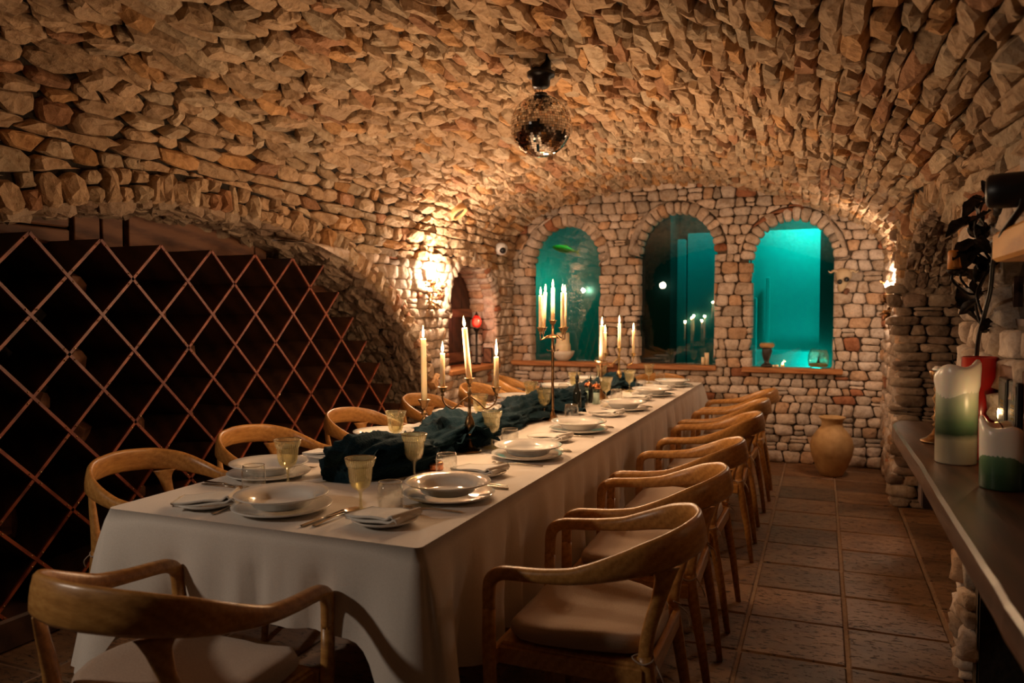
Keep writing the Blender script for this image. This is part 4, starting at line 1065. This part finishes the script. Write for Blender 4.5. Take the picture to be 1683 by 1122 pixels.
bottle(-1.33, 4.32, .19, .024, 'dark_glass', 'dark vinegar bottle with pourer behind the tall candelabrum')
bottle(-1.375, 4.76, .15, .014, 'dark_glass', 'thin dark bottle between the two mills')
# stacked little wooden and ceramic holder in the tulle
e = empty('napkin_ring', (-1.385, 2.50, TT), label='small pale cork cylinder with a ridged red ring beside the runner', category='ornament')
obj('cork', lathe([(0, 0), (.021, 0), (.022, .004), (.022, .024), (.02, .028), (.022, .032), (.022, .05), (0, .052)], 16), 'bone', e, smooth=True)
obj('ring', xf(lathe([(.018, 0), (.034, 0), (.036, .008), (.033, .014), (.036, .02), (.032, .03), (.018, .03)], 18), (.058, .02, 0)), 'copper', e, smooth=True)

# ---- mirror ball
BC, BR = Vector((-1.268, 3.518, 2.242)), .146
ball = empty('mirror_ball', BC, label='mirror ball hanging from the vault over the table', category='disco ball')
obj('core', lathe([(0, -BR*.985)]+[(BR*.985*math.sin(math.pi*k/24), -BR*.985*math.cos(math.pi*k/24)) for k in range(1, 24)]+[(0, BR*.985)], 40), 'black', ball, smooth=True)
V, F = [], []; rb = random.Random(8); NR = 38
for j in range(1, NR-1):
    th = math.pi*(j+.5)/NR; cnt = max(6, int(2*math.pi*math.sin(th)*BR/.0122)); hs_ = BR*math.pi/NR*.46
    for k in range(cnt):
        ph = 2*math.pi*(k+.5)/cnt; n = Vector((math.sin(th)*math.cos(ph), math.sin(th)*math.sin(ph), math.cos(th)))
        t1 = Vector((-math.sin(ph), math.cos(ph), 0)); t2 = n.cross(t1)
        hw = math.pi*math.sin(th)*BR/cnt*.93
        a, b = rb.gauss(0, .035), rb.gauss(0, .035); n2 = (n+t1*a+t2*b).normalized()
        t1b = (t1-n2*t1.dot(n2)).normalized(); t2b = n2.cross(t1b); c = n*(BR+.0008); q = len(V)
        for dd in (0, -.004):
            for sx, sy in ((-1, -1), (1, -1), (1, 1), (-1, 1)): V.append(c+t1b*hw*sx+t2b*hs_*sy+n*dd)
        F += [(q, q+1, q+2, q+3)]+[(q+i, q+4+i, q+4+(i+1) % 4, q+(i+1) % 4) for i in range(4)]
obj('mirror_tiles', (V, F), 'mirror_tile', ball, kind='stuff', label='small square mirror facets')
obj('top_cap', lathe([(0, BR+.012), (.03, BR+.008), (.034, BR-.006), (.03, BR-.01)], 20), 'black', ball, smooth=True)
obj('hook', tube([(0, 0, BR+.01), (.008, 0, BR+.022), (0, 0, BR+.036), (-.008, 0, BR+.022), (0, 0, BR+.01)], .0022, 6), 'brass', ball, smooth=True)
mt = empty('ball_motor', (BC.x, BC.y, BC.z+BR+.036), label='small black ceiling motor housing above the mirror ball', category='ceiling mount')
obj('housing', lathe([(0, 0), (.036, 0), (.043, .01), (.045, .045), (.066, .052), (.068, .07), (.05, .078), (.045, .15), (0, .15)], 28), 'black', mt, smooth=True)
vt = empty('ceiling_vent', (-1.32, 6.02, 2.548), label='round cream vent disc flush in the vault near the windows', category='vent')
obj('rim', lathe([(.065, 0), (.082, -.004), (.09, -.016), (.094, -.006), (.094, .01)], 30), 'bowl_clay', vt, smooth=True)
obj('disc', lathe([(0, -.012), (.05, -.012), (.06, -.008), (.062, .0), (0, .004)], 26), 'bowl_clay', vt, smooth=True)
hn = Vector((.62, 0, -.78))
hl = empty('recessed_speaker', (-2.80, 5.77, 2.17), label='dark round recess in the vault above the left wall lamp', category='ceiling recess'); hl.rotation_euler = hn.to_track_quat('Z', 'Y').to_euler()
obj('ring', lathe([(.055, 0), (.062, .02), (.075, .022), (.08, .0), (.078, -.04)], 22), 'terracotta', hl, smooth=True)
obj('grille', lathe([(0, .0), (.058, .0), (.058, -.03), (0, -.03)], 20), 'dark_clay', hl, smooth=True)
dl = empty('niche_spotlight', (-3.12, 3.84, 1.80), label='small cold recessed downlight in the soffit over the wine rack', category='light')
obj('ring', lathe([(.03, 0), (.034, -.006), (.04, -.004), (.042, .02)], 18), 'white_plastic', dl, smooth=True)
obj('lens', lathe([(0, -.001), (.03, -.001), (.03, .004), (0, .004)], 16), 'cold_led', dl, smooth=True)
cm = empty('security_camera', (-2.90, 6.86, 1.955), label='white dome security camera on the corner above the niche', category='camera')
cm.rotation_euler = (0, 0, -.5)
obj('mount', xf(lathe([(0, -.05), (.05, -.05), (.052, -.03), (.05, -.0), (0, 0)], 20), (0, 0, 0), Euler((0, math.pi/2, 0))), 'white_plastic', cm, smooth=True)
obj('dome', xf(lathe([(.0, -.05), (.05, -.04), (.062, -.01), (.058, .03), (.04, .055), (0, .065)], 24), (.03, 0, 0), Euler((0, math.pi/2, 0))), 'white_plastic', cm, smooth=True)
obj('lens', xf(lathe([(0, 0), (.028, -.01), (.03, .01), (.02, .022), (0, .026)], 18), (.085, -.022, -.02), Euler((.35, math.pi/2+.25, 0))), 'black', cm, smooth=True)

# ---- leafy iron wall lamps
def leaf_vf(l, w_, bend=.3, cup_=.25):
    V, F = [], []; n, m = 8, 5
    for i in range(n+1):
        u = i/n; ww = w_*math.sin(math.pi*min(1, u*.92+.06))**.8*(1-.25*u)
        for j in range(m):
            v = j/(m-1)*2-1; V.append(Vector((u*l, v*ww/2, bend*l*u*u+cup_*w_*v*v*math.sin(math.pi*u)+.004*math.sin(u*14)*abs(v))))
    for i in range(n):
        for j in range(m-1): a = i*m+j; F.append((a, a+1, a+m+1, a+m))
    k = len(V); V += [v+Vector((0, 0, -.0025)) for v in V[:k]]; F += [tuple(q+k for q in reversed(f)) for f in F[:]]
    return V, F
def wall_lamp(loc, rz, label, matn, seed, n_leaf, spread, spots, s=1.0):
    """local +x leaves the wall"""
    e = empty('wall_lamp', loc, rz, label=label, category='wall lamp', group='leafy iron wall lamps'); r = random.Random(seed)
    obj('back_plate', xf(lathe([(0, 0), (.035, 0), (.04, .006), (.03, .012), (0, .014)], 18), (-.0, 0, 0), Euler((0, math.pi/2, 0)), s), matn, e, smooth=True)
    for k in range(4):
        z1 = r.uniform(-.2, .2)*s; y1 = r.uniform(-.1, .1)*s
        obj('stalk', tube(spline([(.01, 0, 0), (.03*s, y1*.4, z1*.3), (.05*s, y1*.9, z1*.7), (.035*s, y1*1.1, z1*1.2)], 4), .0035*s, 6), matn, e, smooth=True)
    for k in range(n_leaf):
        a = r.uniform(0, 2*math.pi); z = r.uniform(-spread, spread)*s; y = r.uniform(-.55, .55)*spread*s*.8
        l = r.uniform(.05, .09)*s
        rot = Euler((r.uniform(-1, 1), r.uniform(-.9, .9), a*.0+r.choice((-1, 1))*r.uniform(.4, 1.5)))
        obj('leaf', xf(leaf_vf(l, l*.55, r.uniform(-.3, .4)), (r.uniform(.015, .05)*s, y, z), rot), matn, e, smooth=True)
    for (x, y, z, kind, h) in spots:
        ar = obj('arm', tube(spline([(.01, 0, z-.06), (x*.6, y*.6, z-.07), (x, y, z-.03), (x, y, z-.005)], 4), .004, 6), matn, e, smooth=True)
        obj('cup', xf(lathe([(0, -.012), (.008, -.012), (.018, 0), (.02, .006), (.012, .004), (0, .002)], 14), (x, y, z)), matn, ar, smooth=True)
        if kind == 'bulb':
            bs = obj('bulb_sleeve', xf(lathe([(0, 0), (.01, 0), (.01, .05), (0, .05)], 12), (x, y, z)), 'wax', e, smooth=True)
            obj('bulb', xf(lathe([(0, 0), (.008, .002), (.016, .018), (.014, .034), (.006, .052), (0, .06)], 14), (x, y, z+.05)), 'bulb', bs, smooth=True)
            lo = light('wall_lamp_light', 'POINT', (x, y, z+.085), h, (1, .71, .49), .022); lo.parent = e
        else:
            obj('wax_stick', xf(lathe([(0, 0), (.0165, 0), (.016, h*.9), (.013, h), (.006, h-.004), (0, h-.004)], 14, wob=lambda a, z_: 1+.06*math.sin(a*3+z_*60)), (x, y, z)), kind, e, smooth=True)
    return e
wall_lamp((XL+.015, 5.48, 1.5), 0, 'leafy bronze wall lamp with a glaring bulb between the rack arch and the niche', 'bronze', 4, 16, .16, [(.12, .0, .04, 'bulb', SCONCE_W)])
wall_lamp((XR-.012, 6.3, 1.42), math.pi, 'leafy bronze wall lamp glaring on the pier beside the right window', 'bronze', 9, 14, .14, [(.06, 0, .05, 'bulb', SCONCE_W*.6)])
wall_lamp((XR-.012, 2.78, 1.5), math.pi, 'large dark iron leaf wall lamp with two amber candle stubs on the near pier', 'iron', 21, 30, .17, [(.095, .0, -.02, 'amber_wax', .085), (.125, .05, -.025, 'amber_wax', .065)], 1.25)

# ---- mask on the rear wall
mk = empty('wall_mask', (.16, YB-.045, 1.63), label='carved horned animal skull mask between the right window and the lamp', category='mask')
obj('skull', xf(lathe([(0, -.11), (.022, -.1), (.03, -.06), (.04, -.02), (.058, .03), (.055, .07), (.03, .095), (0, .1)], 16, wob=lambda a, z: 1+.12*math.cos(2*a)), (0, .01, 0), Euler((0, .15, 0))), 'bone', mk, smooth=True)
for s in (-1, 1):
    obj('eye_socket', xf(lathe([(0, -.012), (.016, -.01), (.022, 0), (.016, .008), (0, .01)], 12), (s*.028, -.052, -.012+s*.01), Euler((math.pi/2, 0, s*.3))), 'black', mk, smooth=True)
    obj('horn', tube(spline([(s*.035, .0, .06), (s*.075, -.01, .075), (s*.1, -.02, .06), (s*.12, -.03, .075)], 4), lerp_list([.014, .011, .008, .002], 4), 8), 'bone', mk, smooth=True)
obj('jaw', xf(lathe([(0, -.03), (.018, -.028), (.024, 0), (.015, .02), (0, .025)], 10), (.03, -.02, -.1), Euler((0, .5, 0))), 'old_board', mk, smooth=True)

# ---- on the window sills
SZ = .862
b = empty('clay_bowl', (-2.395, YB-.0, SZ-.0), label='pale clay bowl on the left window sill holding a thick candle', category='bowl')
obj('bowl', lathe([(0, 0), (.045, 0), (.075, .02), (.105, .06), (.118, .1), (.113, .102), (.1, .065), (.07, .03), (0, .015)], 32), 'bowl_clay', b, smooth=True)
pc = empty('pillar_candle', (-2.395, YB-.0, SZ+.016), label='thick cream two-tier pillar candle in the clay bowl', category='candle')
obj('wax_body', lathe([(0, 0), (.076, 0.02), (.078, .14), (.076, .155), (.068, .162), (.067, .24), (.064, .262), (.05, .266), (.04, .25), (0, .245)], 24, wob=lambda a, z: 1+.03*math.sin(2*a+z*20)), 'wax', pc, smooth=True)
obj('wick', tube([(0, 0, .244), (0, 0, .262)], .0015, 5), 'wick', pc)
ch = empty('candle_holder', (-.462, YB-.0, SZ-.004), label='dark carved clay holder with a flat orange disc, left on the right window sill', category='candle holder')
obj('foot', lathe([(0, 0), (.05, 0), (.052, .01), (.04, .02), (.026, .03), (.022, .05), (.03, .07), (.04, .1), (.044, .14), (.04, .165), (.03, .172), (0, .172)], 20, wob=lambda a, z: 1+.06*math.sin(3*a+z*60)), 'dark_clay', ch, smooth=True)
obj('disc', lathe([(0, .17), (.055, .172), (.064, .185), (.062, .205), (.05, .212), (0, .212)], 24), 'terracotta', ch, smooth=True)
gb_ = empty('glass_bowl', (-.03, YB-.005, SZ-.004), label='clear glass lantern bowl with sand and a small candle on the right window sill', category='bowl')
obj('bowl', lathe([(0, 0), (.06, 0), (.082, .02), (.09, .07), (.084, .12), (.07, .158), (.067, .158), (.08, .12), (.086, .07), (.078, .022), (0, .006)], 28), 'bowl_glass', gb_, smooth=True)
obj('sand', lathe([(0, .008), (.074, .012), (.08, .035), (.05, .04), (0, .045)], 22), 'terracotta', gb_, smooth=True)
obj('figure', lathe([(0, .04), (.016, .04), (.012, .06), (.006, .075), (.003, .1), (0, .11)], 10), 'dark_clay', gb_, smooth=True)
def tealight(x, y, z, label, h=.022, r=.016, lit=True, p=.3):
    e = empty('tea_light', (x, y, z), label=label, category='candle', group='small candles on the sills and niche')
    obj('wax_body', lathe([(0, 0), (r, 0), (r, h), (r*.8, h+.001), (r*.75, h-.003), (0, h-.004)], 16), 'wax', e, smooth=True)
    obj('wick', tube([(0, 0, h-.004), (0, 0, h+.004)], .0008, 5), 'wick', e)
    if lit:
        obj('flame', xf(flame_vf(.022), (0, 0, h+.001)), 'flame', e, smooth=True)
        lo = light('tea_light_glow', 'POINT', (0, 0, h+.012), p, (1, .62, .3), .008); lo.parent = e
tealight(-.325, YB-.03, SZ-.004, 'lit tea light in the middle of the right window sill')
tealight(-.372, YB-.04, SZ-.004, 'unlit tea light beside the dark clay holder', .02, .014, False)
tealight(-.398, YB-.045, SZ-.004, 'unlit tea light touching the foot of the dark clay holder', .018, .012, False)
tealight(-.99, YB-.02, SZ-.0, 'short unlit cream candle stub at the right end of the middle sill', .11, .021, False)
tealight(-1.02, YB-.045, SZ-.0, 'lower cream candle stub at the right end of the middle sill', .07, .016, False)
tealight(-2.93, 6.87, .857, 'small white egg-shaped candle at the end of the niche sill', .06, .017, False)
# niche: red lantern and a small dark picture
ln = empty('red_lantern', (-3.02, 6.6, .857), label='red glass lantern glowing on a dark stand in the niche', category='lantern')
obj('stand', lathe([(0, 0), (.04, 0), (.042, .01), (.012, .02), (.009, .2), (.012, .3), (.03, .33), (.034, .345), (0, .345)], 18), 'iron', ln, smooth=True)
obj('shade', lathe([(.0, .345), (.03, .35), (.045, .38), (.046, .42), (.03, .45), (.012, .465), (0, .465)], 8), 'red_glass', ln)
obj('glow', lathe([(0, .365), (.014, .375), (.018, .4), (.01, .425), (0, .43)], 10), 'red_glow', ln, smooth=True)
obj('lid', lathe([(0, .462), (.022, .46), (.01, .48), (.0, .5)], 8), 'iron', ln)
lo = light('lantern_light', 'POINT', (.06, -.03, .41), 1.2, (1, .25, .15), .02); lo.parent = ln
pn = empty('picture', (-2.985, 6.79, .857), label='small dark framed still-life picture leaning in the niche', category='picture')
obj('frame', box(-.055, .045, .0, .015, 0, .15, .004), 'black', pn); obj('print', box(-.045, .035, -.002, .002, .01, .14), 'old_board', pn)

# ---- fish in the pool
fs = empty('fish', (-2.50, 7.68, 2.0), -.08, label='yellow green fish swimming behind the left window', category='fish')
fs.rotation_euler = (0, .22, -.1)
obj('body', xf(lathe([(0, -.15), (.012, -.14), (.03, -.1), (.038, -.04), (.034, .02), (.02, .08), (.009, .12), (0, .125)], 16), (0, 0, 0), Matrix.Rotation(math.pi/2, 4, 'Y') @ Matrix.Diagonal((1, .55, 1, 1))), 'fish', fs, smooth=True)
obj('tail_fin', ([Vector(p) for p in [(.11, -.002, 0), (.17, -.002, .035), (.155, -.002, 0), (.175, -.002, -.04), (.11, .002, 0), (.17, .002, .035), (.155, .002, 0), (.175, .002, -.04)]], [(0, 1, 2), (0, 2, 3), (4, 6, 5), (4, 7, 6), (0, 4, 5, 1), (1, 5, 6, 2), (2, 6, 7, 3), (3, 7, 4, 0)]), 'fish', fs)
obj('dorsal_fin', ([Vector(p) for p in [(-.06, 0, .03), (.0, 0, .052), (.08, 0, .02), (-.06, .003, .03), (.0, .003, .052), (.08, .003, .02)]], [(0, 1, 2), (3, 5, 4), (0, 3, 4, 1), (1, 4, 5, 2), (2, 5, 3, 0)]), 'fish', fs)

# ---- jar on the floor
jr = empty('clay_jar', (.085, 6.86, 0), label='tall ochre earthenware jar on the floor by the rear wall', category='jar')
obj('body', lathe([(0, 0), (.082, 0), (.09, .01), (.125, .08), (.158, .17), (.168, .24), (.155, .31), (.115, .37), (.085, .405), (.08, .44), (.088, .462), (.104, .475), (.106, .485), (.095, .488), (.074, .46), (.068, .41), (0, .3)], 44, wob=lambda a, z: 1+.01*math.sin(2*a+z*9)), 'terracotta', jr, smooth=True)

# ---- counter and what stands on it
ct = empty('counter', (0, 0, 0), label='long dark varnished wooden counter along the right stone wall', category='counter')
CV, CFc = [], []; nn = 44
for i in range(nn+1):
    y = -.6+4.16*i/nn; xe = .268+.007*noise.noise(Vector((y*1.4, 0, 3)))+.003*noise.noise(Vector((y*9, 1, 3)))
    if y > 3.48: xe += .03*((y-3.48)/.08)**2
    for (x, z) in ((xe+.004, .838), (xe, .848), (xe+.003, .89), (xe+.01, .9), (.36, .9), (XR+.0 if y < 3.36 else .98, .9), (XR if y < 3.36 else .98, .838)): CV.append(Vector((x, y, z)))
for i in range(nn):
    for k in range(7): a = i*7+k; b_ = i*7+(k+1) % 7; CFc.append((a, a+7, b_+7, b_))
CFc += [tuple(range(7)), tuple(range(nn*7+6, nn*7-1, -1))]
obj('top', (CV, CFc), 'counter_wood', ct)
obj('bracket', box(.33, .5, 3.02, 3.12, .66, .838, .008), 'rack_wood', ct)
obj('bracket', box(.36, .56, 1.6, 1.68, .72, .838, .008), 'rack_wood', ct)
def pillar(x, y, r, h, body, label, blobs, seed):
    e = empty('pillar_candle', (x, y, .901), label=label, category='candle', group='thick pillar candles on the counter'); q = random.Random(seed)
    obj('wax_body', lathe([(0, 0), (r*.97, 0), (r, .004), (r, h*.9), (r*.99, h), (0, h)], 32), body, e, smooth=True)
    def wob(a, z): return 1+.06*math.sin(2*a+seed)+.05*math.sin(5*a+seed*2)
    V, F = [], []; n = 28; pr = [(1.0, -.05), (1.045, -.03), (1.08, .0), (1.07, .016), (1.0, .026), (.85, .027), (.65, .012), (.3, .0), (0, -.002)]
    for (k_, z_) in pr:
        for k in range(n):
            a = 2*math.pi*k/n; up = .012*math.sin(a*1+seed)+.009*math.sin(3*a+seed); dn = -.018*max(0, math.sin(2*a+seed*3)) if z_ < -.02 else 0
            rr_ = r*k_*(1+(.03*math.sin(4*a+seed) if k_ > 1 else 0)); V.append(Vector((rr_*math.cos(a), rr_*math.sin(a), h+z_+(up if z_ > -.01 and k_ > .6 else 0)+dn)))
    for i in range(len(pr)-1):
        for k in range(n): F.append((i*n+k, i*n+(k+1) % n, (i+1)*n+(k+1) % n, (i+1)*n+k))
    obj('melted_rim', (V, F), 'melt_wax', e, smooth=True)
    obj('wick', tube(spline([(0, 0, h-.002), (.0, 0, h+.02), (-.012, 0, h+.04), (-.014, 0, h+.06)], 4), .0016, 6), 'wick', e, smooth=True)
    return e
pillar(.375, 2.62, .056, .262, 'pillar_tall', 'tall pillar candle, white top over green band, on the counter', 0, 2)
pillar(.43, 2.28, .05, .135, 'pillar_short', 'short dark green pillar candle with lumpy white melted top', 0, 5)
gs = empty('candle_cylinder', (.449, 2.72, .901), label='glossy red cylindrical candle vase behind the tall pillar candle', category='vase')
obj('body', lathe([(0, 0), (.048, 0), (.05, .004), (.05, .31), (.046, .312), (.046, .1), (0, .1)], 32), 'red_wax', gs, smooth=True)
wc = empty('slim_candle', (.462, 2.5, .901), label='slim lit ivory candle glowing behind the short green one', category='candle', group='slim counter candle')
obj('wax_body', lathe([(0, 0), (.014, 0), (.014, .13), (.01, .14), (0, .136)], 16), 'wax', wc, smooth=True); obj('wick', tube([(0, 0, .134), (0, 0, .144)], .001, 5), 'wick', wc)
obj('flame', xf(flame_vf(.05), (0, 0, .142)), 'flame', wc, smooth=True)
lo = light('candle_light', 'POINT', (0, 0, .17), .5, (1, .62, .3), .012); lo.parent = wc
cs = empty('candlestick', (.372, 3.0, .901), label='dark bronze beaded candlestick at the far end of the counter', category='candle holder', group='counter candlestick')
obj('base', lathe([(0, 0), (.052, 0), (.053, .006), (.035, .014), (.018, .03), (.01, .05), (0, .052)], 20), 'bronze', cs, smooth=True)
obj('stem', lathe([(0, .05), (.01, .05), (.016, .06), (.008, .07), (.02, .085), (.008, .1), (.014, .115), (.008, .13), (.018, .15), (.008, .17), (.014, .185), (.008, .2), (.022, .22), (.028, .245), (.026, .248), (.012, .246), (0, .24)], 18), 'bronze', cs, smooth=True)
obj('wax_drip', lathe([(0, .245), (.016, .246), (.018, .252), (.01, .262), (0, .264)], 12, wob=lambda a, z: 1+.2*math.sin(3*a)), 'melt_wax', cs, smooth=True)

# ---- near right wall: shelf, mirrored recess, frames, spotlight
sh = empty('wall_shelf', (.5, 2.46, 1.53), label='thick orange wooden shelf block on the near right wall', category='shelf')
obj('board', box(-.115, .02, -.9, -.25, -.058, .014, .008), 'orange_wood', sh)
mr = empty('mirror', (.535, 2.45, 1.31), label='small dark mirror set in the stones below the orange shelf', category='mirror')
simple('dark_mirror', (.25, .24, .22), .03, 1)
obj('glass', box(0, .006, -.22, .22, .02, .2), 'dark_mirror', mr); obj('frame', join(box(-.012, .01, -.235, -.22, 0, .215), box(-.012, .01, .22, .235, 0, .215), box(-.012, .01, -.22, .22, 0, .02), box(-.012, .01, -.22, .22, .2, .215)), 'rack_wood', mr)
bd = empty('back_board', (.478, 2.45, .985), label='brown wooden board fixed to the wall above the counter', category='board')
obj('panel', box(-.004, .012, -.6, .12, 0, .215, .004), 'old_board', bd)
for k, (y, lb) in enumerate(((2.455, 'left black framed plaque with tiny gold marks'), (2.33, 'right black framed plaque with tiny gold marks'))):
    e = empty('plaque', (.468, y, 1.035), label=lb+' on the brown board', category='plaque', group='black plaques on the brown board')
    obj('frame', box(-.008, .004, -.05, .05, 0, .135, .003), 'black', e); obj('panel', box(-.0095, -.007, -.04, .04, .01, .125), 'dark_clay', e)
    G = []
    for a in range(4):
        for b2 in range(3):
            G.append(box(-.0105, -.009, -.02+b2*.014-.004, -.02+b2*.014+.004, .035+a*.011, .042+a*.011))
    if k: G.append(box(-.0105, -.009, -.014, -.009, .085, .105))
    obj('gold_marks', join(*G), 'brass', e, kind='stuff')
sp = empty('spotlight', (.345, 2.06, 1.625), label='black cylindrical spotlight on a bracket at the right edge', category='spotlight')
obj('body', xf(lathe([(0, 0), (.03, 0), (.037, .006), (.04, .03), (.04, .14), (.034, .15), (.03, .146), (0, .14)], 26), (.0, .0, .0), Euler((0, math.pi/2, -.25))), 'black', sp, smooth=True)
obj('yoke', sweep([(.07, -.045, -.0), (.065, -.04, -.04), (.045, .03, -.085), (.05, .1, -.1)], [(1, .3, .3)]*4, [.011, .011, .01, .009], [.004]*4, 8), 'black', sp, smooth=True)
obj('wall_arm', tube([(.05, .1, -.1), (.165, .12, -.1)], .008, 8), 'black', sp, smooth=True)
cb = obj('power_cable', tube(spline([(.5, 2.1, 1.56), (.44, 2.2, 1.55), (.40, 2.26, 1.53), (.41, 2.34, 1.525), (.442, 2.5, 1.52), (.452, 2.58, 1.48), (.456, 2.63, 1.41), (.452, 2.70, 1.33), (.456, 2.80, 1.26), (.46, 2.85, 1.17), (.462, 2.87, 1.05), (.47, 2.86, .905)], 6), .0065, 8), 'black', smooth=True, label='black power cable hanging down the near pier from the spotlight', category='cable')
